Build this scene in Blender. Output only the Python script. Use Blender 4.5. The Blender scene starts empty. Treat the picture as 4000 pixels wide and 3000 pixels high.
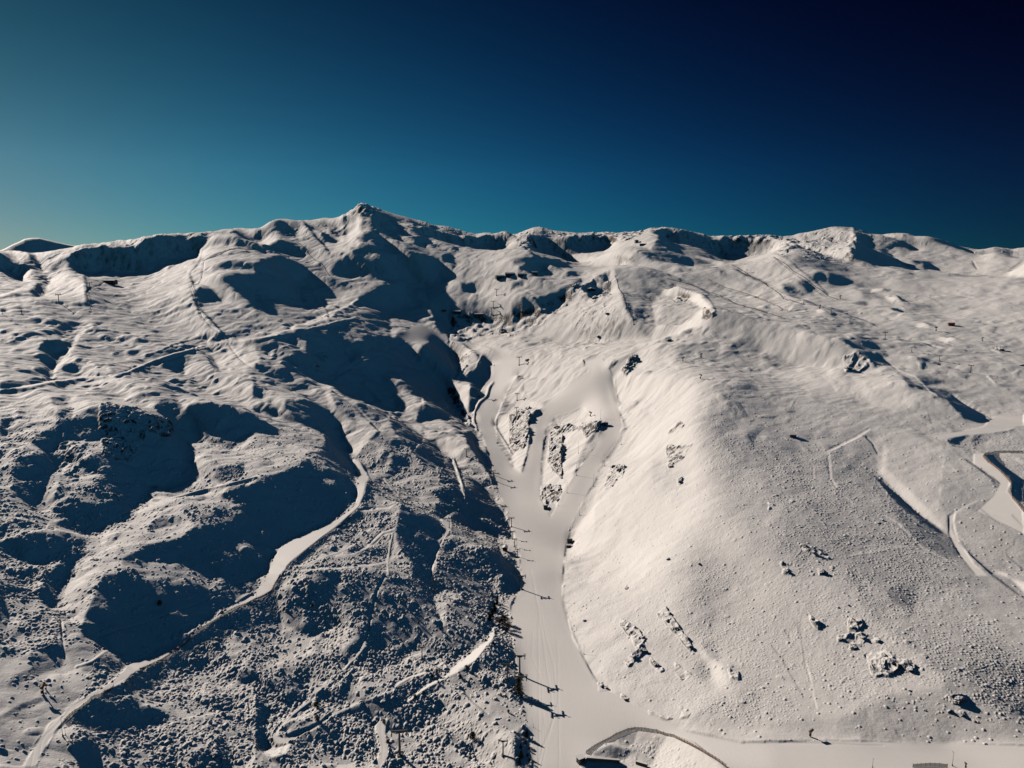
import bpy, math, random
import numpy as np
from mathutils import Vector
rad = math.radians
# ------------------------------------------------------------------ camera
F_PX, U0, V0 = 2774.0, 2000.0, 1500.0          # focal length in pixels of the 4000 px wide photograph
PITCH = rad(9.0)
scene = bpy.context.scene
cam_data = bpy.data.cameras.new('camera')
cam_data.sensor_width = 36.0
cam_data.lens = 36.0 * F_PX / 4000.0
cam_data.clip_start = 1.0
cam_data.clip_end = 60000.0
cam = bpy.data.objects.new('camera', cam_data)
cam.location = (0, 0, 0)
cam.rotation_euler = (rad(90) - PITCH, 0, 0)
scene.collection.objects.link(cam)
scene.camera = cam
# ------------------------------------------------------------------ light
SUN_AZ, SUN_EL = rad(-50.0), rad(24.0)          # azimuth measured from +Y towards +X
SUNDIR = Vector((math.sin(SUN_AZ) * math.cos(SUN_EL), math.cos(SUN_AZ) * math.cos(SUN_EL), math.sin(SUN_EL)))
sun_data = bpy.data.lights.new('sun', 'SUN')
sun_data.energy = 4.6
sun_data.angle = rad(0.53)
sun_data.color = (1.0, 0.885, 0.79)
sun = bpy.data.objects.new('sun', sun_data)
sun.rotation_euler = SUNDIR.to_track_quat('Z', 'Y').to_euler()
sun.location = (-800, 700, 900)
scene.collection.objects.link(sun)
world = bpy.data.worlds.new('World')
scene.world = world
world.use_nodes = True
wn, wl = world.node_tree.nodes, world.node_tree.links
for n in list(wn): wn.remove(n)
out = wn.new('ShaderNodeOutputWorld')
bg = wn.new('ShaderNodeBackground')
bg.inputs['Strength'].default_value = 0.10
sky = wn.new('ShaderNodeTexSky')
sky.sky_type = 'NISHITA'
sky.sun_disc = False
sky.sun_elevation = SUN_EL
sky.sun_rotation = SUN_AZ
sky.altitude = 3000.0
sky.air_density = 0.7
sky.dust_density = 0.15
sky.ozone_density = 2.5
SKYLINE = [
 ('A0', '-600,400 -200,398 0,400 100,405 230,405 330,420 420,402 500,395 680,356 760,338 890,330 1050,315 1190,290 1250,270 1400,250 1560,250 1700,245 1880,228 1940,212 2050,203 2150,205'),
 ('A1', '0,315 60,305 130,260 200,225 290,230 380,245 500,240 600,220 700,225 745,215 770,192 800,200 850,160 888,152 903,100 930,98 1000,118 1100,155 1190,185 1300,215 1450,250 1560,285 1650,295 1750,325 1830,350 1900,365 1990,350 2060,360 2150,335 2200,350'),
 ('A2', '0,360 60,355 120,325 180,305 250,310 330,330 430,345 560,355 680,348 770,350 900,350 1000,355 1080,350 1130,340 1190,315 1280,310 1400,315 1500,330 1580,355 1700,378 1900,380 2050,378 2200,370'),
 ('A3', '0,370 100,375 180,375 250,350 330,345 450,320 530,298 620,300 740,310 800,335 870,360 980,365 1050,352 1130,355 1250,380 1340,380 1450,405 1560,440 1650,475 1780,498 1850,495 1930,475 2040,480 2100,490 2140,478 2212,475 2600,480 3000,470')]
SKY_FIT = [(-3.92, -1.9, -1.66), (-2.6, -7.06, -4.19), (-0.63, -3.53, -2.25), (0.88, 2.55, 2.16), (3.19, -1.23, -1.43), (-3.1, 6.35, 2.93)]
EXPOSURE = 0.0
LEVELS = [(10, 7, 120), (5, 4, 90), (2, 3, 90)]

PLAIN_SKY = (.17, .46, .50)
PISTE_TXT = """
F p 1 1: 1150,1720 1150,1590 1138,1560 1122,1470 1110,1400 1103,1310 1128,1262 1122,1190 1090,1090 1075,1060 1045,950 1025,905 1030,865 1062,790 1090,765 1045,748 960,740 860,735 850,725 900,700 1000,738 1085,752 1140,790 1120,800 1085,870 1070,910 1075,960 1110,1010 1128,1020 1145,960 1150,905 1180,870 1270,800 1260,780 1300,770 1320,800 1335,860 1345,920 1330,960 1300,1000 1285,1040 1250,1100 1228,1150 1218,1210 1214,1290 1238,1380 1292,1478 1400,1540 1480,1580 1600,1605 1800,1600 2260,1612 2260,1720 1640,1720 1565,1655 1500,1605 1430,1580 1375,1577 1330,1595 1262,1632 1235,1720
"""
ISLAND_TXT = """
F p 0 1: 1178,930 1200,900 1260,880 1305,915 1290,960 1250,1010 1215,1060 1190,1120 1170,1080 1170,1000
"""
SHRUB_TXT = """
F p .55 20: -100,860 500,880 800,960 1040,980 1120,1180 1120,1400 1150,1750 -100,1750
F p 1 20: -100,1180 180,1240 300,1350 600,1270 700,1280 1050,1250 1120,1500 1160,1750 -100,1750
F p .25 14: 480,880 740,960 780,1060 560,1240 300,1420 130,1400 150,1250 330,1080
F p .5 10: 380,1400 480,1330 590,1250 760,1280 840,1240 990,1240 1040,1300 1020,1400 800,1380 740,1400 560,1400
F p .05 10: -100,1450 200,1380 210,1440 110,1700 -100,1700
F p .25 8: 960,1470 1000,1450 1100,1500 1140,1560 1150,1750 1080,1700 1040,1600
F p .12 20: 660,640 1000,700 1050,850 1050,980 960,960 800,930 700,850
F p .5 20: 1240,1000 1400,900 1560,900 1640,1150 1500,1300 1300,1400 1230,1250
F p .6 18: 1270,1350 1350,1200 1450,1150 1600,1200 1650,1400 1750,1480 1700,1560 1500,1540 1330,1500
F p .55 14: 1500,1330 1650,1300 1740,1450 1700,1540 1580,1520
F p .42 20: 1600,1150 1900,1150 2270,1450 2270,1570 1800,1500 1650,1400
F p .3 20: 1560,960 1900,1000 2100,1300 1700,1180
F p .3 12: 1250,1010 1380,930 1480,1000 1260,1190 1235,1150
F p .4 10: 2040,950 2200,930 2270,1060 2150,1000
F p .6 6: 1340,1620 1420,1600 1540,1680 1340,1700
"""
ROCKZ_TXT = """
A1 p .35 8: 900,600 1200,700 900,740
A1 p 1 6: 1690,1080 1800,1050 2000,1080 2212,1040 2212,1240 2050,1220 1900,1250 1760,1320 1660,1250
A2 p 1 6: 0,1060 280,960 460,870 600,790 640,840 560,900 440,1010 250,1140 60,1220 0,1250
A2 p .9 6: 590,850 700,760 860,730 850,900 700,960 600,920
A2 p .35 10: 550,1000 900,960 1000,1150 850,1300 650,1300 500,1150
A2 p .9 3: 930,1560 1040,1410 1090,1420 1090,1470 990,1590
A2 p .8 4: 1380,960 1450,850 1560,880 1500,950
A2 p .9 4: 1640,1100 1650,1000 1740,1030 1740,1080
A2 p .5 6: 880,540 1060,560 1060,620 900,620
A1 p .8 5: 1700,1380 1860,1430 1800,1560 1700,1659 1760,1560
B1 p .9 5: 1640,40 1720,30 1780,200 1880,360 1830,370 1700,240
B2 p 1 5: 0,260 150,200 160,330 150,400 100,560 0,600
B2 p 1 5: 320,560 330,400 400,340 560,360 800,320 820,350 640,470 600,400 440,420 430,700 430,800 360,760 310,700
B2 p 1 4: 240,880 420,860 440,960 300,1050 250,980
B2 p .7 5: 860,700 980,700 960,800 800,920 800,860
B2 p .8 4: 1340,420 1450,320 1500,350 1380,420
B2 p .7 5: 1330,540 1560,520 1480,640 1350,740 1340,660
B2 p .9 3: 1430,820 1470,800 1470,860 1430,880
C2 p 1 4: 940,380 1100,470 1160,560 1150,660 1000,800 970,740 1080,640 1020,540 930,440
C2 p .9 4: 1250,330 1330,260 1460,470 1560,600 1540,660 1440,540 1330,420
C2 p .9 4: 1190,700 1330,820 1280,840 1200,760
C2 p .9 4: 740,920 860,980 860,1010 750,990
C2 p .7 4: 940,1020 1020,1070 1000,1100 940,1060
C2 p .7 4: 1180,1170 1400,1240 1340,1260 1180,1200
C2 p .8 4: 1400,730 1560,860 1480,900 1410,860
C2 p .7 5: 1460,1180 1560,1180 1520,1240 1440,1240
C2 p .8 3: 1870,810 1970,830 1960,910 1880,890
C3 p .9 4: 700,370 820,380 830,440 760,500 700,470
C3 p .9 4: 600,520 820,500 960,510 970,590 850,560 780,650 700,640 680,580 600,570
C3 p 1 4: 830,680 1000,650 1280,780 1270,860 1150,800 1060,880 900,870 880,780
C3 p .9 3: 320,300 440,400 440,480 380,420
C3 p 1 3: 1560,1050 1720,1040 1730,1100 1600,1110
C3 p .8 3: 1520,1150 1700,1170 1690,1210 1530,1180
B3 p 1 3: 110,1540 180,1560 190,1650 130,1640
B3 p 1 3: 430,1590 500,1620 500,1659 440,1650
B3 p .8 4: 250,1370 500,1450 540,1520 400,1490 270,1410
B3 p .6 4: 0,1010 60,1040 0,1100
A3 p .9 5: 110,400 260,400 280,480 180,500 150,560 90,540
A3 p .9 5: 640,380 760,380 740,600 640,600 690,480
A3 p .4 8: 300,350 640,320 700,450 620,600 300,560
A3 p .6 5: 650,1410 780,1380 900,1490 780,1580 660,1560
A2 p .9 5: 690,345 1130,345 1080,400 880,440 690,400
A2 p .8 6: 0,380 130,330 240,480 100,500
A2 p .5 6: 300,330 620,360 600,440 350,440
A2 p .8 5: 1800,380 2212,372 2212,470 1900,440
A1 p 1 3: 770,200 900,95 1120,150 1000,190 880,215
B0 p .8 8: 860,170 1120,200 1500,330 1480,460 1280,420 1150,620 1100,680 900,640 850,400
B0 p .5 8: 600,200 560,500 750,520 650,700 700,900 1200,1000 900,1000 560,800 500,600
A1 p .7 6: 480,1400 620,1380 600,1560 480,1560
"""

TRACKS_TXT = """
C2 l -.9 4: 160,-60 205,150 262,500 300,800 340,1000 352,1250 262,1500 215,1700
C2 l -.8 4: 185,90 232,300 228,600 232,900 234,1400 225,1700
C2 l -.7 4: 240,260 300,560 360,760 372,900 405,1000 408,1700
C2 l -.6 4: 395,560 400,900 398,1100 340,1300 300,1450 245,1700
C2 l -.6 4: 180,480 170,700 258,900 262,1150 280,1280 350,1340
C0 l -1.1 4: 560,1180 440,1300 395,1340 320,1420 300,1500 280,1600 260,1700
C0 l -1.0 4: 600,1170 480,1310 400,1380 360,1450 345,1560 320,1700
C0 l -.8 4: 1060,900 900,1000 720,1110 600,1180
C0 l -.8 4: 1300,760 1140,860 980,950 800,1050 640,1150
B1 l -.8 4: 900,960 860,1070 700,1210 500,1360 320,1500 220,1600
C1 l -.8 4: 1085,1270 1080,1380 1100,1480 1090,1590
"""
# deep polarised mountain sky: the Nishita sky darkened away from the sun and towards the zenith
wtc = wn.new('ShaderNodeTexCoord')
def vmath(op, a, b=None, s=None):
    m = wn.new('ShaderNodeVectorMath'); m.operation = op
    for k, q in enumerate([a, b]):
        if q is None: continue
        if isinstance(q, tuple): m.inputs[k].default_value = q
        else: wl.new(q, m.inputs[k])
    if s is not None: wl.new(s, m.inputs['Scale'])
    return m
def smath(op, *a):
    m = wn.new('ShaderNodeMath'); m.operation = op
    for k, q in enumerate(a):
        if isinstance(q, (int, float)): m.inputs[k].default_value = q
        else: wl.new(q, m.inputs[k])
    return m.outputs[0]
def clampn(x, lo, hi): return smath('MINIMUM', smath('MAXIMUM', x, lo), hi)
dirv = wtc.outputs['Generated']
zc = clampn(vmath('DOT_PRODUCT', dirv, (0, 0, 1.0)).outputs['Value'], 0.03, 0.36)
sd = clampn(vmath('DOT_PRODUCT', dirv, (math.sin(rad(-60)), math.cos(rad(-60)), 0.0)).outputs['Value'], -.2, .95)
acc = None
for col, sc in zip(SKY_FIT, [None, zc, smath('MULTIPLY', zc, zc), sd, smath('MULTIPLY', sd, sd), smath('MULTIPLY', zc, sd)]):
    if sc is None:
        acc = vmath('ADD', tuple(col), (0, 0, 0)).outputs[0]
    else:
        acc = vmath('ADD', acc, vmath('SCALE', tuple(col), s=sc).outputs[0]).outputs[0]
sepn = wn.new('ShaderNodeSeparateXYZ'); wl.new(acc, sepn.inputs[0])
comn = wn.new('ShaderNodeCombineXYZ')
for k in range(3): wl.new(smath('EXPONENT', sepn.outputs[k]), comn.inputs[k])
skycol = vmath('MULTIPLY', sky.outputs['Color'], comn.outputs[0]).outputs[0]
# the sky behind the camera and overhead is the plain clear blue
zall = vmath('DOT_PRODUCT', dirv, (0, 0, 1.0)).outputs['Value']
sall = vmath('DOT_PRODUCT', dirv, (math.sin(rad(-60)), math.cos(rad(-60)), 0.0)).outputs['Value']
w1 = smath('MULTIPLY', clampn(smath('MULTIPLY', smath('SUBTRACT', zall, .42), 2.2), 0, 1), .35)
w2 = clampn(smath('MULTIPLY', smath('SUBTRACT', -.16, sall), 2.5), 0, 1)
wsum = smath('MAXIMUM', w1, w2)
mx = wn.new('ShaderNodeMix'); mx.data_type = 'RGBA'
wl.new(wsum, mx.inputs[0]); wl.new(skycol, mx.inputs[6])
plain = vmath('MULTIPLY', sky.outputs['Color'], PLAIN_SKY).outputs[0]
wl.new(plain, mx.inputs[7])
skycol = mx.outputs[2]
low = clampn(smath('ADD', smath('MULTIPLY', smath('SUBTRACT', zall, .13), 3.2), 1.0), .6, 1)
skycol = vmath('SCALE', skycol, s=low).outputs[0]
wl.new(skycol, bg.inputs['Color'])
wl.new(bg.outputs['Background'], out.inputs['Surface'])
scene.view_settings.view_transform = 'Standard'
scene.view_settings.look = 'None'
scene.view_settings.gamma = 1.0
scene.view_settings.exposure = EXPOSURE
scene.cycles.max_bounces = 4
scene.cycles.diffuse_bounces = 0
PAINT = """
# tile type value blur/width : pts   (types p poly, l line[value width], e ellipse)
F p M 40: -400,380 2700,380 2700,1900 -400,1900
# broad zones
F p M 25: -300,850 600,850 820,1000 1060,1000 1130,1250 1140,1750 -300,1750
F p F 25: 0,470 900,470 1000,560 2300,520 2300,700 1000,700 900,660 0,650
F p f 25: 1000,560 1250,540 1550,560 1560,700 1400,720 1000,720
F p W 30: 1320,800 1450,770 1540,840 1520,900 1500,1000 1560,1090 1640,1180 1700,1300 1700,1420 1560,1500 1400,1500 1290,1470 1225,1330 1220,1200 1270,1080
F p B 20: 950,700 1080,740 1300,600 1560,640 1540,700 1430,760 1290,880 1230,1050 1180,1080 1080,1000 1050,900 1000,800
F p M 40: 1580,900 1800,880 1900,960 1960,1200 2150,1330 2260,1400 2260,1560 1800,1560 1730,1400 1680,1200 1560,1050
F p m 40: 1880,1420 2270,1360 2270,1680 2100,1620 1950,1560
F p f 12: 1250,1659 1210,1560 1130,1300 1060,1060 1030,930 1060,900 1120,1020 1200,1100 1230,1200 1215,1290 1250,1420 1300,1510 1450,1560 1700,1590 2250,1600 2250,1700
F p M 20: 1700,1040 1800,1130 1900,1200 2000,1300 2250,1450 2250,1350 2130,1250 2080,1150 2050,900 1950,900 1890,940
# ---------------- A0
A0 p F 14: 0,560 150,540 330,480 560,400 700,350 650,440 560,520 640,580 900,520 1250,445 1700,370 2212,300 2212,400 1760,470 1300,500 900,580 500,640 0,650
A0 p D 3: 0,400 230,410 235,500 150,540 0,540
A0 p D 3: 640,365 760,345 1050,325 1200,290 1260,300 1330,330 1420,385 1500,385 1540,360 1600,340 1700,370 1500,410 1250,440 1080,470 950,500 870,520 700,545 640,585 480,570 560,520 600,500 520,470 680,440 640,400
A0 p D 3: 1370,280 1540,290 1700,300 1780,310 1760,340 1700,345 1640,340 1540,340 1530,365 1690,372 1440,390 1400,340
A0 l d 10: 20,605 130,603
A0 l d 12: 280,595 370,595
A0 l D 10: 350,640 540,630
A0 p D 2: 380,690 450,660 590,642 860,637 1000,660 1300,632 1700,622 2212,622 2212,630 1700,634 1300,640 1000,672 890,655 600,655 450,680
A0 p D 4: 1020,640 1070,600 1220,590 1240,555 1330,510 1480,515 1600,505 1640,535 1590,580 1500,605 1400,600 1300,625
A0 l D 12: 660,592 760,572 860,565 990,547 1100,545
A0 l d 8: 1160,520 1330,490 1600,475
A0 p D 3: 0,660 180,668 300,675 350,720 400,770 385,782 330,745 250,700 120,700 0,685
A0 e D 3: 390,825 35,18
A0 p D 3: 270,880 400,850 460,850 420,880 390,945 300,930 290,900
A0 l B 10: 0,912 200,872 350,850 450,847
A0 l D 9: 0,922 180,905 280,882
A0 l D 8: 180,945 400,955 640,950
A0 l B 10: 0,935 200,940 400,942 640,940
A0 p B 10: 400,920 430,860 480,800 640,740 740,740 740,930 640,940 400,945
A0 p m 12: 440,660 600,650 870,660 740,730 480,790 430,720
A0 p D 3: 450,1125 560,1078 620,1080 695,1120 620,1155 560,1168 500,1160
A0 p D 3: 320,1255 400,1180 450,1165 590,1205 650,1180 620,1230 560,1280 490,1330 400,1290
A0 p D 3: 340,1300 400,1300 490,1350 480,1390 400,1380 350,1345
A0 p D 3: 290,1400 370,1385 480,1410 470,1470 440,1520 370,1480 300,1430
A0 l B 28: 455,1520 485,1400 570,1330 660,1200 750,1110 800,1095
A0 l f 14: 400,1170 520,1200 590,1190 690,1130
A0 e D 3: 980,1170 60,25
A0 e D 3: 1020,1300 45,16
A0 e D 3: 1160,1290 60,28
A0 e D 3: 705,1350 55,25
A0 e D 3: 620,1420 85,45
A0 e D 2: 90,1365 55,14
A0 e D 2: 95,1405 40,7
A0 p g 8: 1250,1280 1500,1220 1770,1230 1980,1215 1760,1250 1500,1300 1250,1330
A0 p D 2: 480,1550 560,1500 700,1500 950,1478 1080,1435 1250,1370 1330,1335 1380,1340 1200,1420 1110,1460 950,1500 750,1515
A0 p D 2: 780,1480 860,1455 940,1470 900,1490
A0 p D 3: 1370,1370 1640,1300 1620,1370 1580,1400 1590,1470 1500,1450 1400,1400
A0 p D 2: 1190,1425 1350,1400 1330,1440 1250,1450
A0 p D 2: 480,1550 750,1518 700,1540 590,1560 540,1590 500,1570
A0 p D 3: 0,1520 300,1490 440,1520 400,1550 200,1585 0,1605
A0 l f 6: 0,1520 200,1500 400,1478
A0 p D 2: 0,1625 200,1600 260,1600 150,1640 0,1655
A0 L W 15: -200,1650 0,1615 200,1590 430,1545 700,1510 950,1495 1110,1455 1200,1410 1350,1350 1500,1300 1750,1245 1980,1205 2212,1170
A0 l d 8: 900,1505 1120,1462 1210,1420 1360,1360 1500,1312 1750,1257 1980,1217
A0 p D 3: 1660,850 1740,800 1850,850 1970,930 1850,920 1780,960 1740,970 1700,940
A0 p d 6: 1740,490 1900,500 2212,540 2212,600 2000,560 1750,560
A0 p d 5: 1820,690 1950,660 2212,680 2212,720 2000,715
A0 p D 5: 1900,745 2212,750 2212,990 2100,900 1990,800
A0 l D 10: 640,945 900,940 1200,968 1600,985 1760,990 2212,997
A0 l f 8: 640,938 900,932 1200,958 1600,976 2212,988
A0 l f 8: 1330,1338 1100,1348 900,1378 750,1430
A0 l f 9: 2212,1100 1990,1130 1700,1160 1500,1210 1250,1300
A0 l d 10: 2212,1110 1990,1142 1700,1172 1500,1222 1270,1310
A0 l d 8: 1500,1236 1780,1240
A0 l f 9: 1500,1228 1780,1232
A0 l d 12: 1645,705 1740,630 1750,580 1760,480 1900,430 2030,378 2212,380
A0 l d 14: 1650,715 1700,850 1740,970 1760,990 1900,1120 1980,1210 2030,1280 2110,1370 2212,1420
A0 l d 12: 895,670 790,720 742,760 765,830 787,930
A0 p D 3: 1780,1320 1850,1330 1900,1440 1870,1440 1820,1380
A0 p f 8: 1820,1310 1990,1220 2212,1240 2212,1400 1990,1450 1900,1440
A0 p D 3: 2000,1190 2060,1180 2060,1215 1990,1215
A0 p D 3: 2100,1200 2180,1190 2150,1215
A0 l d 8: 0,755 40,760 200,830
A0 l f 8: 230,670 330,725
A0 l d 10: 390,990 490,1040
# ---------------- A1
A1 p F 12: 0,320 700,260 740,420 640,520 700,640 500,660 300,600 0,520
A1 p B 10: 330,250 700,250 700,330 560,400 380,360
A1 p F 14: 1260,500 2212,480 2212,760 1150,760 1290,680
A1 p F 12: 1160,770 2212,770 2212,1000 1600,940 1350,850
A1 p f 10: 1450,930 1650,900 1750,980 1600,1060 1500,1110 1330,1050 1400,1010
A1 p D 3: 745,215 860,215 890,215 1050,260 960,310 900,310 800,290 690,260
A1 p X 2: 885,160 903,95 1000,115 965,180 890,212
A1 p f 3: 780,200 880,160 880,212 800,215
A1 p D 2: 970,130 1020,118 1100,160 1145,190 1140,220 1080,200 1000,180
A1 p D 3: 1190,185 1300,213 1450,248 1560,283 1650,293 1750,323 1830,348 1900,363 2000,420 2190,490 2150,492 2000,485 1850,430 1700,400 1560,350 1400,280 1300,240
A1 p D 3: 980,310 1130,300 1170,350 1140,370 1000,350
A1 p D 3: 1170,305 1420,305 1560,370 1790,440 1700,445 1560,410 1440,350 1300,330
A1 p D 3: 1280,400 1420,385 1500,430 1440,465 1410,500 1290,505 1200,450 1250,430
A1 e f 6: 1450,430 40,20
A1 p D 3: 750,430 870,430 980,480 1080,560 1240,600 1255,650 1160,630 1060,600 960,560 830,510 760,480
A1 p D 3: 900,560 1000,570 1130,650 1270,680 1200,690 1060,650 960,620 880,600
A1 p D 3: 870,630 1000,640 1100,700 1160,750 1130,770 1000,720 900,680
A1 p D 3: 690,260 800,310 900,340 960,360 830,360 740,330
A1 p D 3: 700,360 800,380 880,400 840,410 720,390
A1 p D 3: 970,400 1060,420 1150,480 1100,480 1000,440
A1 p D 3: 640,530 790,520 900,560 830,550 730,570
A1 p d 4: 570,560 700,590 750,630 650,630 580,600
A1 l D 9: 460,240 600,222 720,228
A1 l d 9: 300,325 350,330
A1 l d 9: 360,410 440,415
A1 p D 4: 0,545 130,535 250,545 300,570 250,600 270,640 200,650 120,640 60,610 0,600
A1 p D 4: 0,665 120,690 300,690 420,710 540,745 400,760 390,800 280,790 100,750 0,720
A1 p F 6: 0,730 100,755 280,795 400,820 500,860 700,860 720,780 500,760 400,770
A1 p D 4: 0,780 100,770 200,790 330,830 430,880 470,920 500,965 400,1000 375,1030 400,1090 300,1090 200,1070 100,1030 0,1000
A1 p F 4: 385,1010 480,988 540,1020 640,1070 850,1060 800,1080 600,1130 420,1130 395,1080
A1 p D 4: 640,850 720,780 860,750 1010,780 1150,790 1300,850 1440,930 1465,985 1380,1000 1000,960 800,930 700,890
A1 p D 4: 1380,990 1390,1010 1330,1055 1350,1130 1300,1170 1150,1222 1000,1180 880,1150 780,1150 640,1150 700,1120 830,1100 920,1080 1100,1040 1250,1000
A1 p D 3: 560,940 740,960 840,1000 860,1030 680,985
A1 p M 3: 900,958 1030,1005 870,1050 830,1020
A1 e F 4: 1030,815 60,18
A1 p D 4: 820,710 960,720 1130,760 1150,790 1000,790 900,770 850,740
A1 p D 3: 1310,785 1360,755 1530,760 1600,800 1630,860 1560,870 1610,935 1500,945 1440,930 1420,870 1360,840
A1 e D 3: 1410,685 38,25
A1 e D 3: 1460,640 60,20
A1 e D 3: 1392,580 28,16
A1 e D 3: 1640,525 58,20
A1 e D 3: 1800,600 32,18
A1 e D 3: 1795,635 45,18
A1 e D 3: 1660,745 55,26
A1 p D 3: 1470,555 1520,575 1600,620 1580,625 1500,595
A1 e D 3: 1720,675 30,11
A1 e D 3: 1550,677 35,10
A1 e d 3: 1700,800 30,10
A1 p D 3: 1760,925 1860,925 1930,935 1930,955 1890,1005 1850,990 1780,970
A1 p D 3: 1420,1050 1470,1060 1485,1100 1400,1095
A1 p d 3: 1510,1120 1690,1090 1660,1170 1680,1300 1650,1330 1580,1300 1530,1200
A1 l D 14: 1650,1150 1665,1200 1675,1300 1665,1330
A1 p d 10: 1370,1160 1450,1160 1460,1220 1390,1220
A1 p f 6: 1160,1230 1350,1130 1500,1115 1530,1200 1560,1290 1660,1330 1900,1370 1850,1400 1600,1350 1450,1300 1250,1310 1170,1350
A1 p G 6: 640,1160 900,1170 1150,1240 1165,1290 900,1290 720,1330 600,1240
A1 p D 4: 440,1240 600,1260 750,1300 900,1290 1100,1320 1170,1330 1100,1390 960,1440 940,1430 800,1440 780,1470 810,1500 720,1570 580,1659 400,1600 230,1500 200,1450 330,1390 440,1400
A1 e G 4: 820,1310 110,20
A1 p d 4: 1170,1350 1250,1345 1330,1400 1390,1470 1370,1560 1440,1659 650,1659 820,1560 830,1500 900,1470 1000,1440 1100,1400
A1 l D 12: 1170,1340 1100,1395 950,1445 840,1500 720,1580 600,1659
A1 p F 2: 785,1450 940,1430 900,1460 820,1492
A1 e M 6: 1160,1610 95,45
A1 e G 5: 900,1590 60,30
A1 p F 4: 1330,1380 1440,1310 1445,1420 1405,1510 1370,1450
A1 p d 4: 1445,1375 1560,1360 1640,1390 1660,1480 1740,1560 1700,1630 1640,1659 1440,1659 1370,1560 1420,1500
A1 l D 10: 1565,1380 1590,1450 1570,1560
A1 p W 4: 1700,1380 1860,1420 1850,1460 1800,1560 1740,1600 1720,1480
A1 l D 16: 1665,1380 1690,1480 1740,1560 1710,1620
A1 p d 3: 1880,1440 1990,1460 2040,1510 2000,1560 2040,1600 2030,1659 1800,1659 1810,1600 1930,1490
A1 L W 8: 1810,1605 1900,1530 1955,1440
A1 l D 6: 1700,1375 1800,1385 1860,1415
A1 p G 5: 1700,1200 1800,1060 1900,1100 2050,1110 2050,1190 1900,1230 1760,1260
A1 p g 4: 1690,1060 1780,1050 2020,1070 1900,1090 1800,1070
A1 p D 3: 1900,1150 2050,1120 2050,1190 1910,1200
A1 l d 7: 1150,770 1500,768 2050,772
A1 p m 10: 0,1300 300,1240 560,1200 640,1260 440,1260 300,1420 500,1600 560,1659 0,1659
A1 p D 3: 140,1290 240,1235 320,1290 300,1325 220,1310
A1 p D 3: 330,1230 440,1210 500,1230 520,1270 440,1300 360,1270
A1 p D 3: 0,1330 100,1320 250,1350 220,1385 100,1380 0,1365
A1 p D 3: 230,1420 330,1400 400,1440 460,1500 400,1560 300,1500
A1 p d 3: 0,1490 150,1520 400,1640 300,1659 200,1640 0,1540
A1 l f 8: 0,1380 150,1440 300,1500 480,1640
A1 L W 13: 0,1280 300,1230 500,1180 650,1140 880,1095
A1 l f 7: 0,1195 300,1152 520,1170
A1 l f 7: 430,1130 600,1108 740,1090 850,1055
A1 l D 9: 0,1105 250,1125 520,1165
A1 l d 8: 0,1205 300,1162 480,1165
A1 l D 6: 880,1100 1000,1080 1200,1035
A1 l D 7: 0,742 640,748 860,748
A1 l D 9: 0,870 200,890 430,920
A1 l f 7: 465,922 700,946 900,962
A1 l D 7: 465,932 700,955 900,972 1350,985
A1 l G 22: 350,430 430,500 510,590 590,650 650,740
A1 l G 7: 0,485 140,440 350,430
A1 l G 9: 510,1020 570,1080 630,1150
# ---------------- A2
A2 p B 10: 0,540 500,520 850,470 1250,440 1900,510 1800,600 1000,540 800,700 600,690 300,690 0,690
A2 p W 8: 500,640 800,590 1030,590 1040,680 800,700 500,690
A2 p G 10: 1080,570 1500,560 1750,590 1500,640 1200,640
A2 p D 3: 135,320 180,303 250,308 330,328 430,343 560,353 680,350 740,400 850,420 870,440 820,480 700,498 500,500 370,513 240,480 200,400
A2 p W 4: 0,380 130,330 200,420 260,490 120,520 0,530
A2 p F 3: 690,345 760,345 770,400 720,400
A2 p f 4: 850,345 1060,360 1060,400 900,440 860,400
A2 p d 3: 1030,350 1080,340 1130,340 1100,400 1020,390
A2 p W 5: 1120,340 1190,315 1290,320 1400,340 1380,380 1240,430 1090,420
A2 p D 4: 1270,420 1330,390 1400,345 1500,340 1580,360 1700,380 1900,382 2212,372 2212,520 2000,505 1890,505 1840,460 1780,430 1700,480 1660,490 1500,455 1350,445
A2 p W 3: 1670,480 1780,432 1830,460 1890,505 1750,500
A2 p m 6: 1270,440 1400,450 1700,500 1900,520 1880,560 1500,560 1200,560
A2 p D 3: 600,700 250,700 120,690 270,740 200,860 50,850 60,810 120,780 110,740
A2 e D 2: 400,705 45,16
A2 e D 2: 390,750 50,10
A2 p G 4: 0,760 120,740 120,780 50,800 0,800
A2 p D 3: 0,930 110,920 80,955 0,960
A2 p D 3: 0,1070 150,1050 280,980 400,920 500,850 600,800 600,850 560,880 500,920 440,1000 330,1090 200,1140 110,1150 100,1190 0,1250
A2 e W 2: 210,1110 45,25
A2 e G 3: 60,1110 60,20
A2 p D 2: 600,860 680,820 750,770 850,740 830,900 750,920 680,955 610,890
A2 e f 2: 770,830 60,30
A2 p D 2: 460,790 520,740 620,740 560,790
A2 p D 2: 630,930 600,920 610,940
A2 p m 10: 880,720 1400,740 1600,850 1450,830 1300,900 1200,1000 1250,1200 1150,1250 1040,1150 960,960
A2 p d 14: 1050,1030 1150,990 1170,1070 1150,1130 1060,1100
A2 p X 8: 1300,900 1420,820 1520,840 1620,890 1720,990 1730,1070 1600,1180 1400,1250 1200,1280 1250,1200 1500,1100 1650,1000 1500,920 1350,930
A2 p f 8: 1250,1180 1300,950 1380,900 1500,920 1640,1000 1560,1090 1400,1200
A2 l m 12: 1440,830 1600,860 1700,930 1760,1030
A2 l d 8: 1150,750 1300,800 1420,830
A2 p G 7: 890,720 930,720 990,990 1060,1150 1100,1150 1030,1000 960,800
A2 l D 5: 890,720 930,880 980,990
A2 l D 5: 990,1000 1050,1150
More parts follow.
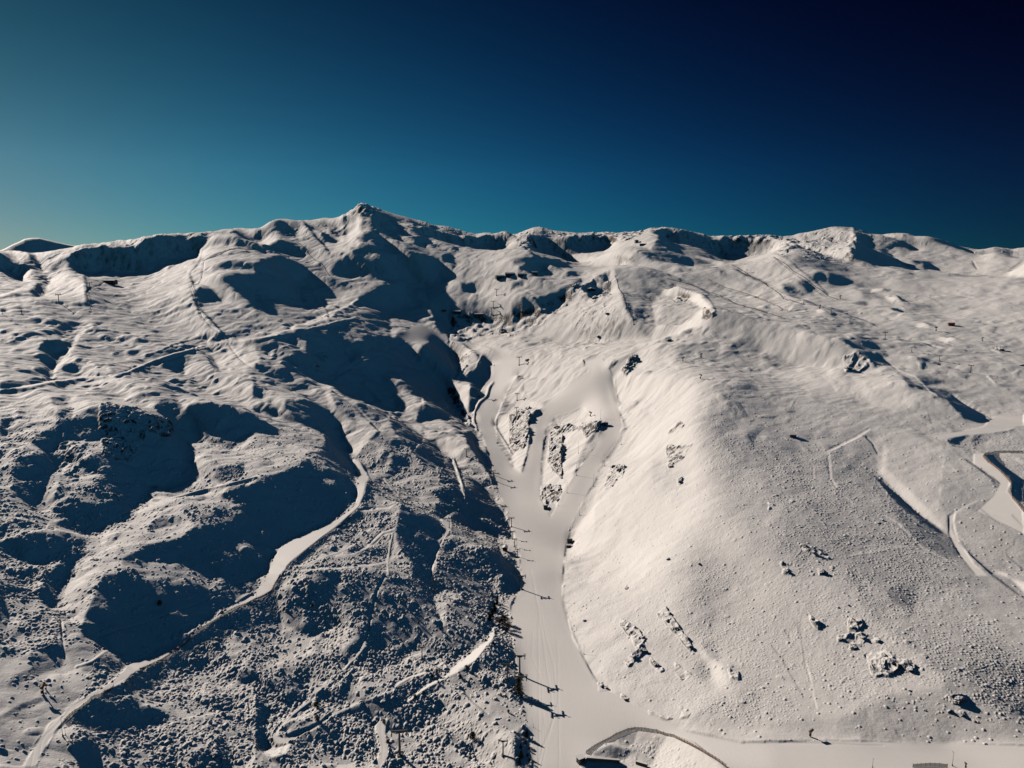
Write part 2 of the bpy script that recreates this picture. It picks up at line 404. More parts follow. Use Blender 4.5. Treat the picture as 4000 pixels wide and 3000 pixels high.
A2 l d 6: 1070,1140 1160,1220
A2 p M 14: 1600,700 2212,600 2212,1240 1700,1200 1750,1050 1600,840 1400,740
A2 l D 7: 1350,750 1600,820 1800,895 2000,985 2212,1050
A2 l d 7: 1700,755 1900,840 2060,890 2212,950
A2 l d 6: 1400,705 1600,660 1780,630
B1 p f 4: 2080,1350 2200,1320 2240,1440 2120,1500
A2 l W 7: 1380,700 1600,650 1850,600 1960,560
A2 p D 6: 1800,660 1840,650 1850,700 1820,710 1800,690
A2 p D 4: 1900,630 1960,640 2212,800 2212,815 2000,700
A2 l F 8: 1500,1318 1750,1295 2212,1228
A2 e D 4: 2045,790 50,9
A2 l D 7: 1910,608 2080,590
A2 p m 14: 1400,1340 1700,1320 2212,1270 2212,1659 2000,1659 1700,1500 1450,1460
A2 p G 25: 1850,1350 2150,1320 2180,1450 1950,1440
A2 p d 3: 1250,1300 1340,1270 1380,1300 1300,1305
A2 e d 2: 1350,1280 28,14
A2 p m 10: 620,1659 750,1540 900,1450 1100,1350 1000,1480 900,1560 870,1659
A2 p D 2: 50,1600 90,1590 100,1620 40,1659
A2 p d 2: 980,1520 1030,1430 1080,1410 1080,1470 1000,1550
# ---------------- A3
A3 p W 8: 170,500 180,400 330,345 530,298 740,310 760,420 700,500 720,600 550,600 300,570
A3 p f 8: 280,500 500,400 580,480 500,560 330,560
A3 p D 2: 730,312 800,338 870,362 980,380 1100,440 1290,525 1130,525 1070,570 1120,620 1180,660 1270,690 1100,670 900,640 740,600 720,500 760,420
A3 p D 2: 0,370 60,400 80,500 60,540 0,540
A3 p D 2: 110,420 160,420 180,440 150,550 90,540 130,470
A3 p d 2: 180,400 260,410 270,470 200,470
A3 p F 10: 880,365 1050,355 1340,385 1560,460 1750,520 2212,600 2212,720 1600,720 1300,700 1200,650 1100,540 1290,530
A3 p D 3: 1350,410 1500,425 1600,450 1700,490 1800,520 1650,500 1450,450
A3 l D 8: 1050,360 1130,358 1200,375
A3 e d 3: 1210,430 45,8
A3 p g 4: 1790,500 2000,485 2170,540 2170,570 1980,545 1850,525
A3 e d 3: 1290,620 45,18
A3 p d 5: 1330,600 1400,620 1500,670 1350,680
A3 l d 10: 1770,600 1810,660
A3 p f 6: 1740,710 1820,650 1880,650 1950,700
A3 p W 5: 2080,690 2212,600 2212,720 1980,715
A3 l D 7: 2085,675 2200,590
A3 l D 7: 1570,715 1650,712 1800,722 2212,728
A3 l D 8: 170,568 420,605 700,640 1000,655 1270,692
A3 p m 14: 0,570 200,600 700,660 1250,700 1300,780 900,760 500,720 0,700
A3 p F 12: 1000,740 2212,740 2212,1100 1300,1000
A3 p D 10: 400,750 480,730 500,800 440,830 380,790
A3 p d 14: 500,730 680,740 760,800 650,830 520,830
A3 p D 8: 110,830 200,830 270,870 310,930 260,950 200,940 150,890
A3 p d 14: 240,820 330,790 390,830 380,900 320,900
A3 p G 16: 700,770 1000,780 1000,860 750,850
A3 l f 8: 20,570 200,680 330,790 470,900 560,930
A3 l d 9: 60,570 220,685 360,780 430,830 520,900
A3 l f 7: 0,830 100,890 250,960
A3 l d 7: 0,805 90,870 210,940 290,965
A3 l B 8: 170,1040 220,1000 300,970
A3 l d 7: 320,970 450,1005 550,1020 650,1050 850,1120 960,1170
A3 p m 18: 300,1080 700,1050 950,1160 1100,1230 900,1280 700,1260 500,1200
A3 e D 3: 590,1065 50,16
A3 e D 3: 760,1138 45,10
A3 p d 12: 580,1100 650,1120 640,1170 570,1160
A3 p D 3: 970,850 1060,858 1060,875 1010,870
A3 l W 14: 900,870 990,855
A3 p D 2: 1000,920 1120,915 1150,935 1240,970 1190,970 1120,930
A3 p W 4: 1000,930 1110,922 1140,960 1060,960
A3 p D 2: 1030,1000 1100,1005 1170,1030 1170,1050 1090,1025
A3 p m 14: 1170,960 1400,970 1450,1030 1200,1010
A3 p m 14: 1200,1050 1550,1060 1600,1100 1250,1100
A3 p d 3: 700,965 830,950 865,970 850,985
A3 p D 2: 1340,1130 1430,1135 1470,1165 1400,1150
A3 p W 3: 1270,1150 1340,1135 1430,1160 1300,1170
A3 p D 2: 1460,1255 1600,1250 1660,1278 1590,1265
A3 p W 3: 1450,1265 1590,1265 1650,1285 1520,1300
A3 p D 2: 1300,1265 1370,1280 1330,1280
A3 p D 2: 1380,1310 1500,1330 1560,1320 1620,1345 1500,1340
A3 l W 8: 1370,1315 1500,1345
A3 p D 2: 1755,1210 1820,1222 1790,1222
A3 p D 2: 1920,1350 2000,1335 2060,1385 2020,1395 1960,1370
A3 l W 8: 1930,1370 2010,1400
A3 e d 2: 1720,992 70,6
A3 p G 10: 800,860 980,900 1050,950 820,930
A3 p d 6: 600,1270 900,1290 1010,1450 1080,1500 1150,1600 1220,1659 1330,1659 1280,1590 1400,1600 1560,1650 1300,1659 1180,1600 1050,1500 900,1470 850,1490 800,1420 750,1350
A3 p D 4: 800,1400 900,1380 1000,1440 1060,1500 950,1490 860,1490 820,1440
A3 p G 10: 600,1250 850,1260 1000,1330 1050,1420 850,1370 700,1300
A3 l W 7: 1055,1480 1140,1550 1270,1600 1330,1659
A3 p d 3: 640,1420 700,1420 690,1470
A3 p d 4: 650,1510 740,1520 780,1580 700,1570
A3 p f 20: 0,1250 400,1200 650,1400 700,1659 0,1659
A3 p f 28: 800,1500 1000,1500 1200,1659 700,1659
A3 p D 2: 1900,1590 1990,1610 2060,1590 2090,1590 2050,1620 1960,1615
A3 l W 10: 1900,1590 1960,1650
A3 e d 3: 880,1275 100,8
A3 p d 4: 1280,1440 1350,1430 1480,1480 1500,1500 1380,1480
A3 p d 4: 1540,1500 1650,1530 1660,1550 1560,1530
A3 p G 14: 0,1400 120,1400 250,1500 150,1550 0,1500
# ---------------- B0
B0 p M 10: 0,100 500,20 570,100 560,400 250,520 0,620
B0 p F 8: 570,10 1000,0 1450,200 1700,100 2212,0 2212,250 1800,150 1600,200 1400,240 1000,200 850,180 650,330 600,380 590,150
B0 p G 12: 1050,60 1500,40 1550,120 1300,180 1150,130
B0 p D 2: 0,90 150,60 60,50 0,80
B0 p D 4: 430,120 600,110 610,140 560,180 470,170
B0 p D 4: 500,220 630,210 620,260 590,330 520,310 480,260
B0 p D 3: 150,240 220,250 200,290 170,280
B0 p D 4: 0,310 100,290 120,340 90,380 100,430 50,460 0,470
B0 p D 4: 100,430 250,490 240,510 150,470
B0 p D 5: 260,500 330,430 450,380 600,380 660,330 850,210 900,180 1100,220 1260,300 1450,350 1560,420 1640,420 1640,510 1740,500 1760,420 2060,490 2212,420 2212,270 2000,200 1800,160 1640,180 1600,220 1520,130 1400,130 1330,200 1430,290 1300,250 1150,220 1000,180 900,170 800,190
B0 p D 5: 660,330 850,210 1100,220 1460,350 1640,430 1640,600 1700,780 1560,880 1340,900 1250,1000 1150,1130 960,1240 780,1330 640,1260 480,1220 560,1160 450,1100 500,1020 560,960 640,880 700,900 900,830 760,760 650,740 640,690 700,600 760,520 650,500 400,600 250,480 400,400
B0 p M 4: 400,1020 450,860 490,780 600,700 700,590 760,530 900,500 1000,460 960,540 820,600 720,650 640,740 800,760 920,820 760,850 620,860 560,920 480,980
B0 p d 4: 500,900 620,880 620,960 540,1060 450,1020
B0 p D 6: 80,720 300,600 560,590 630,640 540,720 470,800 420,950 380,1040 300,1100 180,1000 100,940 120,860
B0 p G 6: 620,860 900,870 1000,1000 800,1060 620,1000
B0 p m 8: 0,640 200,620 90,720 100,900 200,1040 420,1180 370,1240 0,1230
B0 p d 8: 0,1240 200,1200 370,1250 250,1290 0,1340
B0 p D 4: 0,1360 260,1300 380,1265 480,1270 640,1300 650,1420 560,1470 480,1510 360,1545 250,1540 150,1490 0,1420
B0 l M 6: 0,1360 140,1325
B0 l f 9: 265,1300 380,1265 440,1205 590,1165
B0 l F 14: 480,1260 600,1290 680,1310
B0 l d 8: 590,1170 750,1130 900,1060 1100,1010 1250,990
B0 p G 6: 640,1330 750,1340 730,1450 650,1560 560,1480
B0 p D 4: 560,1500 640,1520 640,1659 400,1659 480,1580
B0 p m 6: 0,1440 200,1540 360,1560 540,1480 480,1560 400,1659 0,1659
B0 p F 5: 640,1659 660,1560 750,1440 770,1340 960,1240 1150,1130 1250,1010 1330,910 1560,880 1720,790 1640,620 1640,515 1740,500 2050,580 2212,540 2212,740 1900,700 1800,760 1750,820 1500,900 1400,980 2000,920 1800,1000 1600,1060 1500,1130 1380,1180 1250,1300 1100,1400 1000,1450 1000,1560 900,1659
B0 p M 6: 1250,1300 1700,1200 1560,1310 1300,1370 1100,1500 1050,1450
B0 p d 6: 1270,1230 1400,1130 1580,1150 1560,1220 1400,1240 1280,1280
B0 p D 6: 2212,870 2050,900 1900,960 2000,1020 2100,1100 1900,1200 1700,1240 1560,1330 1350,1380 1250,1400 1050,1510 1060,1560 1250,1590 1330,1530 1600,1560 1750,1659 2212,1659
B0 p G 8: 1580,1060 1900,1040 2080,1080 2000,1180 1750,1220 1600,1170
B0 p G 8: 1080,1540 1250,1590 1350,1530 1600,1570 1780,1640 1500,1659 1000,1659
B0 p d 5: 1750,430 2050,500 2000,560 1800,500
B0 p d 6: 1880,700 2110,680 2100,780 1900,850 1850,800
B0 l D 14: 1740,905 1870,880
B0 L W 10: 1310,1000 1400,1008 1560,975 1730,925 1870,890 2000,865 2212,810
B0 l D 6: 1320,1012 1560,990 1900,900 2212,822
# ---------------- B1
B1 p M 10: 0,440 250,450 350,560 500,600 300,700 0,790
B1 p D 5: 0,0 100,40 60,120 0,110
B1 p M 8: 100,20 500,60 520,130 300,90 180,80
B1 p D 5: 260,130 480,150 640,230 720,330 720,390 560,420 400,350 300,250 240,180
B1 l F 30: 0,250 250,330 450,420 600,470
B1 p D 5: 0,290 100,320 200,400 200,450 100,430 0,440
B1 p d 5: 0,170 60,160 250,260 400,330 300,320 150,260 0,240
B1 p D 4: 570,400 720,370 740,480 790,590 840,650 850,720 880,850 860,1000 860,1060 700,1180 500,1270 300,1360 220,1410 150,1510 100,1650 0,1659 0,830 300,730 500,630 560,590 610,520
B1 p d 12: 600,480 700,560 780,640 820,720 700,680 600,620 560,590
B1 e G 5: 540,690 60,30
B1 l G 20: 560,620 700,700 800,760 830,850
B1 e G 6: 640,850 60,25
B1 p d 5: 1000,50 1170,90 1220,200 1180,220 1100,180 1040,120
B1 p D 5: 650,20 1000,0 1100,60 1050,90 1000,80 1060,190 900,140 750,90
B1 p f 3: 565,15 640,20 700,90 850,190 960,320 1000,340 1080,400 1080,430 980,550 880,630 800,600 720,440 740,350 850,340 700,230 620,130
B1 p G 4: 640,70 900,200 950,330 850,340 700,230
B1 p g 4: 870,150 1060,230 1150,290 1110,325 1000,325 900,220
B1 l d 12: 660,60 850,190 960,310 1000,350 1060,400
B1 p g 3: 1070,400 1080,430 960,570 880,640 860,640 940,540 1020,440
B1 l F 8: 780,90 1060,215 1160,285 1110,320 980,335 820,360 730,375
B1 p D 3: 570,400 620,385 720,378 720,400
B1 l D 9: 565,440 570,410 620,385 800,365
B1 p F 5: 1170,90 1300,80 1450,130 1440,190 1360,210 1400,290 1340,350 1280,330 1220,240 1190,160
B1 e D 6: 1460,250 60,50
B1 p m 8: 1470,150 1740,270 1780,340 1700,360 1400,300
B1 p d 4: 1480,190 1680,250 1700,280 1500,300 1380,330 1420,210
B1 p d 6: 1130,0 1600,0 1640,40 1700,180 1740,240 1700,270 1480,160 1300,60
B1 l D 9: 1480,35 1530,60 1530,110 1490,150 1450,110 1450,60 1480,35
B1 l W 10: 1380,190 1450,170 1440,130
B1 l D 24: 1600,70 1640,130 1700,220 1760,280
B1 p M 8: 1150,270 1300,350 1440,440 1440,500 1370,560 1250,440 1150,340
B1 p d 4: 1150,300 1300,380 1440,470 1440,490 1350,570 1300,540 1200,430
B1 l D 9: 1445,470 1400,530 1350,580 1330,640
B1 p m 6: 900,600 1000,480 1150,400 1300,540 1340,640 1320,690 1200,780 1100,790 950,740 880,660
B1 p d 5: 1190,610 1320,650 1330,680 1220,760 1150,720
B1 p d 5: 880,640 950,680 960,740 900,700
B1 p f 6: 1330,350 1600,310 1800,450 1820,560 1760,620 1900,680 2030,780 2050,900 1900,800 1750,700 1650,580 1560,500 1450,480
B1 p d 5: 1460,480 1560,490 1600,580 1650,640 1560,740 1400,640 1370,590
B1 l D 14: 1360,590 1420,640 1560,740
B1 l G 16: 1370,590 1480,650 1560,720
B1 p D 4: 1780,420 1900,390 1940,430 1910,460 1930,560 2000,700 2060,780 2100,860 2070,930 2040,860 1990,750 1900,620 1830,540 1810,440
B1 p D 3: 1740,300 1800,330 1800,370 1760,340
B1 p W 4: 1640,40 1700,20 1840,0 1860,60 1830,200 1860,330 1830,360 1740,220 1650,90
B1 p d 4: 1860,0 2030,0 2000,60 1930,130 1880,210 1830,260 1840,100
B1 L W 12: 2050,0 2000,90 1920,180 1880,260 1880,340 1910,400
B1 l d 10: 1840,260 1860,340 1910,400
B1 p F 6: 1900,430 1950,250 2050,80 2212,180 2100,300 2070,400 2212,620 2212,1250 2060,930 2100,870 2040,740 1930,560
B1 p W 5: 2090,340 2212,200 2212,600 2120,480
B1 l m 14: 2070,380 2150,500 2212,610
B1 p M 8: 1250,760 1500,780 1560,830 1600,870 1500,930 1560,1020 1520,1110 1400,1050 1280,930 1230,870
B1 p d 5: 1500,930 1700,880 1780,950 1790,1010 1700,1100 1600,1160 1530,1110 1600,1000
B1 p m 8: 1010,830 1100,820 1240,990 1200,1050 1030,1070
B1 p d 5: 980,830 1010,900 1030,1070 880,1110 940,1000
B1 l F 11: 960,780 1050,800 1150,800 1260,740 1340,680 1330,640
B1 l d 9: 900,700 960,760 1100,790 1200,780 1320,690
B1 l F 9: 1110,820 1170,910 1240,980
B1 l m 9: 1240,880 1230,990
B1 l f 9: 1240,1020 1150,1080 1050,1080
B1 l d 9: 1200,1040 1050,1070 900,1100
B1 p G 6: 1560,740 1700,640 1760,900 1700,890 1600,850
B1 L M 13: 1700,640 1750,780 1790,900 1810,1000
B1 l D 7: 1680,650 1730,800 1760,920
B1 l D 9: 1760,920 1785,970 1780,1020 1720,1100 1600,1160
B1 l f 10: 1720,1115 1600,1172
B1 p D 3: 1760,780 1900,820 2050,960 2060,1000 1950,920 1850,840
B1 p M 4: 1790,690 1900,690 1990,780 2050,900 2060,980 1920,860 1800,780
B1 p d 6: 1790,900 1900,860 2050,990 2180,1220 2200,1340 2050,1290 1900,1230 1810,1130 1800,1000
B1 l m 30: 1900,1150 2030,1200 2180,1260
B1 p D 5: 1680,1170 1800,1010 1900,1130 2010,1280 1850,1240 1700,1200
B1 P F 4: 1600,1175 1690,1200 1690,1270 1650,1320 1590,1410 1630,1260
B1 p m 10: 1690,1210 1850,1250 1940,1330 1920,1450 1850,1420 1720,1300
B1 p d 10: 1600,1420 1720,1320 1850,1450 2212,1400 2212,1659 1530,1659
B1 p D 5: 1250,1040 1450,1120 1580,1190 1640,1260 1590,1400 1530,1520 1510,1659 1280,1659 1350,1560 1250,1450 1210,1340 1220,1200
B1 p m 8: 920,1120 1150,1100 1220,1180 1200,1250 1100,1290 1150,1350 1150,1500 1100,1560 600,1590 400,1560 600,1400 800,1290
B1 p D 3: 1050,1230 1150,1200 1210,1210 1200,1240 1100,1255
B1 p d 6: 870,1110 940,1100 900,1180 700,1290 500,1440 350,1560 280,1600 330,1510 500,1370 700,1220
B1 l F 16: 1200,1260 1100,1290 1050,1340 950,1430 850,1480 700,1500
B1 l F 12: 900,1370 800,1430 650,1480 450,1560
B1 l d 8: 1190,1250 1080,1280 1030,1330 920,1420 800,1480
B1 l f 10: 340,1625 600,1605 850,1590 1030,1570 1130,1545
B1 l D 8: 360,1610 550,1590 800,1575 1020,1558
B1 l F 10: 360,1580 500,1570
B1 l M 14: 1180,1300 1160,1400 1140,1550 1145,1659
B1 l D 18: 1510,1659 1520,1560 1580,1400
B1 P f 3: 100,1659 150,1510 220,1410 300,1360 500,1270 600,1220 700,1170 860,1060 880,950 880,850 850,700 840,650 900,680 970,800 970,840 950,950 900,1060 700,1250 500,1400 300,1560 210,1659
B1 l D 8: 960,860 930,980 890,1070 700,1240 500,1390 320,1530 260,1590
B1 p M 5: 1350,1540 1280,1500 1200,1560 1200,1659 1350,1659
# ---------------- B2
B2 p f 4: 0,780 80,800 240,350 320,210 620,60 700,50 760,0 860,0 880,100 900,200 1000,380 940,500 800,700 700,830 580,1130 500,1240 460,1400 450,1659 60,1659 0,1300
B2 p W 4: 300,1000 250,900 300,560 320,420 420,330 560,230 650,130 690,60 740,80 820,300 830,340 720,400 640,510 560,700 480,900 400,1040
B2 p W 4: 0,760 0,350 150,150 230,170 300,215 160,340 150,560 80,780
B2 p D 2: 150,340 160,270 220,225 305,218 270,280 210,330
B2 p d 2: 150,360 190,380 190,440 150,560 100,720 80,760 130,620 150,480
B2 p d 2: 720,340 800,320 825,345 770,400 720,405
B2 p D 2: 650,520 690,450 720,430 700,490
B2 p d 3: 430,500 465,520 460,580 430,680 420,600
B2 p m 10: 300,560 230,720 250,900 200,900 210,720 260,520
B2 p m 20: 400,1400 440,1180 560,900 600,800 640,820 560,1100 480,1250 440,1400
B2 p M 10: 380,1659 400,1480 450,1440 440,1659
B2 p X 22: 880,0 1560,0 1480,200 1100,450 1000,600 800,880 650,1140 520,1300 460,1500 450,1659 620,1659 1020,1420 1700,900 1650,700 1580,300 1700,50 1600,0 900,180
B2 p W 10: 900,700 1400,500 1600,700 1500,1000 1250,1180 720,1280 720,950
B2 p F 7: 640,1615 700,1580 1000,1410 1250,1195 1500,1015 1510,1030 1260,1230 1010,1450 710,1610
B2 p X 8: 640,1700 1000,1450 1250,1230 1320,1160 1500,1060 1600,1150 1500,1350 1300,1550 1100,1720
B2 p m 20: 1500,1450 1700,1400 1800,1500 1750,1659 1550,1600
B2 p m 20: 1650,150 1900,30 2212,60 2212,800 2000,700 1800,560 1700,400
B2 p G 30: 1800,150 2100,130 2150,200 1950,260 1800,230
B2 p d 3: 1665,310 1690,320 1705,380 1690,370
B2 p d 3: 1920,590 2030,700 2020,710 1950,640
B2 p D 3: 2190,810 2212,830 2212,900
B2 p W 14: 1550,350 1600,350 1640,520 1580,560
B2 p F 20: 1900,800 2212,900 2212,1300 2050,1300
B2 p F 10: 1230,640 1400,700 1450,800 1500,900 1300,900 1200,800
# ---------------- B3
B3 p m 20: 0,350 800,380 950,500 980,700 920,800 1250,1200 1550,1300 1700,1500 1900,1659 0,1659 0,1300 200,1300 150,1100 0,900
B3 p F 14: 900,380 1300,460 1550,560 1530,700 1450,900 1500,1080 1550,1300 1300,1120 950,760
B3 p f 25: 700,0 1100,0 1300,100 1250,200 900,200 800,80
B3 p B 8: 960,480 1000,500 990,700 950,760 1300,1120 1540,1290 1400,1100 1200,900 1010,720 1030,560
B3 p D 3: 910,790 980,830 1050,900 1230,1060 1330,1150 1450,1230 1560,1330 1500,1310 1300,1190 1120,1040 1000,900
B3 p g 16: 1050,1000 1300,1180 1550,1330 1700,1500 1500,1500 1250,1350 1150,1200
B3 p d 3: 1230,0 1560,60 1700,80 1560,85 1550,130 1400,110 1460,90
B3 p D 3: 1540,110 1600,90 1700,170 1900,260 1910,330 1850,340 1700,300 1640,230 1560,150
B3 l W 6: 1330,0 1400,60 1460,95
B3 l W 9: 1600,85 1720,170 1900,255
B3 P F 8: 1950,280 2212,260 2212,360 2100,390 1900,430 1500,480 1360,440 1700,400 1860,370
B3 l d 6: 1250,440 1450,435 1700,400
B3 p D 3: 1545,480 1600,465 1720,440 1750,450 1680,550 1600,540 1560,510
B3 p D 3: 1750,450 1900,430 2080,405 2110,390 2180,360 2090,420 1950,430 1800,455
B3 p G 8: 1740,460 1950,440 1850,500 1780,560
B3 p D 3: 1590,545 1640,600 1720,650 1850,740 1930,790 1990,840 1995,890 1970,905 1940,840 1850,760 1700,650
B3 P f 6: 1780,600 1900,600 1990,700 2070,780 2090,860 2060,930 2200,1100 2212,1300 1800,1100 1950,960 2000,860 1900,770 1780,680
B3 p D 3: 1870,610 1960,610 2000,680 2100,760 2212,830 2212,1050 2100,960 2100,860 2030,760 1950,700
B3 l m 8: 1540,640 1500,740 1470,860 1470,1000 1530,1090 1550,1220 1560,1320
B3 l W 7: 1520,700 1485,860 1485,1000
B3 P f 4: 1560,1140 1620,1100 1600,1200 1630,1330 1780,1560 1900,1659 1800,1659 1650,1480 1560,1300
B3 l d 9: 1600,1180 1600,1250 1640,1350
B3 l D 20: 1660,1370 1750,1480 1850,1570 1950,1659
B3 l D 5: 1560,1320 1620,1420 1665,1480
B3 l W 7: 1620,1110 1700,1070 1800,1015
B3 l m 8: 1540,850 1700,980 1750,1030
B3 l m 10: 1810,1060 1950,1180 2100,1290
B3 l m 10: 2100,1130 2212,1250
B3 l D 7: 500,585 600,530 760,460 870,395
B3 l W 12: 515,595 620,545 780,470 880,405
B3 l W 18: 530,610 545,700 555,820 600,890
B3 l d 9: 520,620 525,720 540,840
B3 l W 12: 370,665 405,720 410,820 410,880
B3 l d 8: 390,740 393,820
B3 l f 8: 670,970 720,1020 760,1050
B3 l F 10: 1000,1130 1130,1200 1250,1330 1340,1420 1640,1570
B3 l d 7: 1110,1210 1240,1335 1330,1430
B3 l F 10: 630,1500 900,1450 1200,1400
B3 l d 7: 1380,200 1400,300 1440,410
B3 l G 14: 850,470 900,520 950,610
B3 l d 6: 380,380 385,430
B3 l D 7: 0,870 50,940
B3 l d 6: 100,960 200,1060
B3 l d 6: 410,1150 450,1210 540,1280
B3 p G 20: 0,20 200,20 150,180 0,180
B3 l f 12: 200,190 240,120 380,80
B3 l d 10: 225,190 240,160
B3 l d 8: 2000,250 2110,215
B3 l D 7: 1980,0 2090,20 2090,50
B3 l d 6: 2140,1350 2130,1400 2060,1440 2070,1490 2212,1610
B3 p f 10: 100,1200 150,1350 120,1500 0,1659 0,1200
# ---------------- C0
C0 p m 10: 0,0 300,0 250,300 450,400 150,700 0,850
C0 p D 5: 0,110 60,170 120,370 90,470 0,430
C0 p D 5: 390,0 600,0 590,60 530,180 520,270 420,270 330,180
C0 p F 4: 600,0 880,0 760,100 640,200 560,240 530,230 560,120
C0 p M 8: 530,240 650,230 720,330 700,500 600,620 540,600 530,400
C0 p D 5: 900,0 1250,0 1290,60 1700,40 1880,60 2212,-60 2212,140 2100,220 2000,270 1800,400 1600,570 1400,650 1280,720 1120,770 1080,760 950,640 800,570 700,560 740,350 800,200
C0 p G 6: 1250,30 1320,100 1500,20 1400,0 1250,0
C0 p G 6: 1560,0 1800,30 1880,80 1850,150 1750,80 1600,40
C0 l G 6: 1855,190 1950,140
C0 l D 12: 820,540 1000,480 1200,420 1450,330 1700,250 1950,120 2212,0
C0 p d 6: 270,640 500,560 560,640 540,780 300,880 200,920 60,960 130,860 280,800 250,720
C0 l d 14: 530,400 540,560 560,700
C0 l F 18: 660,790 800,740 930,650
C0 p d 6: 700,800 950,680 1090,780 1000,830 850,850 720,840
C0 p m 8: 560,640 900,600 760,720 620,750
C0 p M 8: 600,800 700,830 850,870 950,850 850,940 650,1020 600,950
C0 p m 20: 0,1000 400,880 520,850 620,1040 700,1060 560,1200 380,1350 250,1659 0,1659
C0 l M 80: 0,1600 150,1400 300,1200 420,1120
C0 l d 50: 0,1250 200,1130 350,1080
C0 p d 8: 430,1010 560,970 500,1020
C0 P F 3: 550,1210 600,1140 800,1020 950,930 1060,830 1120,770 1250,730 1340,710 1500,640 1700,470 1900,340 2030,260 2212,150 2212,210 2080,280 1900,380 1750,480 1600,590 1400,730 1220,810 1130,870 1060,940 980,980 760,1110 650,1190 560,1260 480,1350 300,1659 200,1659 300,1480 430,1280
C0 l d 6: 2212,215 2080,285 1900,388 1750,490 1600,600 1400,735 1210,815
C0 p D 6: 900,1000 1060,950 1150,870 1300,800 1400,760 1420,830 1350,900 1330,980 1200,1010 1000,1060 950,1100 880,1040
C0 p D 5: 640,1200 760,1120 850,1090 1000,1120 1180,1040 1230,1120 1400,1170 1450,1220 1380,1280 1280,1320 1100,1320 850,1320 640,1280
C0 p M 8: 1350,960 1500,830 1700,830 1950,830 2100,940 2212,1000 2212,1250 2000,1200 1800,1170 1500,1150 1330,1060
C0 p M 8: 1450,1150 1600,1170 1850,1250 1980,1340 1900,1400 1700,1450 1500,1480 1520,1300
C0 p D 8: 1450,760 1600,560 1900,380 2212,250 2212,450 2000,480 1900,560 1950,700 1800,800 1600,820 1430,830
C0 p G 8: 2050,480 2212,440 2212,560 2030,590
C0 p G 8: 1580,720 1850,530 1950,560 1900,650 1650,800
C0 p d 8: 1950,850 2050,780 2212,860 2212,960 2100,930
C0 p m 10: 560,1330 800,1340 1450,1320 1560,1480 1700,1560 1500,1659 900,1659 850,1500 600,1440
C0 p D 6: 600,1480 800,1420 900,1500 890,1659 700,1659 640,1560
C0 p d 8: 1650,1560 1900,1380 2000,1500 2000,1659 1600,1659
C0 p M 10: 250,1659 400,1400 520,1320 560,1400 600,1600 550,1659
# ---------------- C1
C1 p d 10: 200,0 1000,0 2000,0 2100,300 2000,560 1800,700 1500,700 1000,800 300,560 200,300
C1 P F 3: 0,130 60,60 90,0 210,0 140,140 90,170 0,215
C1 l D 8: 215,0 135,140 90,165 0,210
C1 p m 5: 180,120 240,0 420,0 440,110 470,200 500,260 440,180 370,60 300,100 260,160 260,400 330,560 360,740 300,680 230,400 200,260
C1 p d 6: 0,220 170,160 200,280 230,460 200,500 0,500
C1 p d 8: 260,180 380,120 460,240 620,200 1000,240 980,480 900,520 780,420 700,400 600,500 480,530 350,480 270,400
C1 p M 6: 270,430 480,540 600,530 640,460 760,420 880,500 900,560 800,700 600,800 540,900 480,900 480,680 350,750 300,620
C1 p m 10: 0,500 200,520 320,700 450,700 470,900 300,900 0,850
C1 p d 8: 0,880 200,890 470,960 430,1080 300,1120 150,1060 0,980
C1 p d 8: 1000,120 1400,60 1520,180 1560,350 1640,520 1600,640 1400,620 1300,640 1100,780 980,800 960,560 1000,350
C1 l D 16: 1115,0 1050,120 1000,300 970,480
C1 l D 24: 1510,0 1480,100 1380,180 1200,280 1000,440 960,500
C1 p F 4: 1530,180 1560,130 1650,120 1780,190 1650,250 1640,340 1630,450 1590,380
C1 p G 14: 1640,130 1900,220 2000,350 1980,450 1750,470 1640,430
C1 e m 8: 1690,510 45,20
C1 p D 2: 2020,260 2060,210 2100,210 2080,300 2040,370 2010,350
C1 P W 3: 1640,880 1680,810 1800,720 1900,640 2000,560 2040,470 2070,430 2060,530 2000,610 1900,740 1800,810 1700,860
C1 p D 4: 1600,740 1700,700 1850,560 2040,430 2060,460 1980,560 1850,650 1750,720 1650,800
C1 p d 8: 1740,830 1950,720 2060,560 2160,560 2180,750 2100,850 1880,850
C1 p m 8: 1640,960 1800,850 2000,850 2120,900 2050,1000 1900,980 1700,1000 1600,1040 1500,1060
C1 p D 4: 860,650 930,540 980,520 960,560 900,660 850,720 740,790 700,850 660,900 500,950 470,990 450,1090 380,1130 400,1060 450,960 500,920 650,840 720,780
C1 P F 4: 770,800 870,660 930,560 955,570 950,620 870,720 750,830 680,920 560,990 480,1050 460,1090 380,1190 260,1270 180,1340 150,1420 200,1470 330,1430 500,1340 620,1250 700,1190 850,1130 930,1090 1080,1050 1190,1010 1190,985 1110,1020 1000,1060 900,1095 780,1155 660,1195 560,1270 380,1370 250,1400 180,1390 200,1330 300,1250 400,1160 450,1090 490,980 680,900
C1 l W 13: 1200,970 1240,930 1330,880 1460,845
C1 l W 12: 1570,790 1620,755
C1 L F 26: 460,1090 380,1150 250,1260 180,1340 150,1400 180,1450 300,1430 420,1370 560,1290 660,1200 800,1150
C1 p D 4: 700,1000 830,820 900,800 840,960 820,1060 720,1090 600,1080 500,1060 560,990
C1 p M 6: 1110,850 1250,780 1330,650 1430,630 1580,730 1540,800 1300,850 1200,950 1000,1010 870,1010 850,950 880,780
C1 p d 6: 1300,640 1180,700 1100,780 1080,860 960,820 980,640 1000,560
C1 p d 5: 860,1060 1200,1010 1200,975 1300,920 1560,830 1620,880 1500,960 1320,1080 1150,1100 900,1100
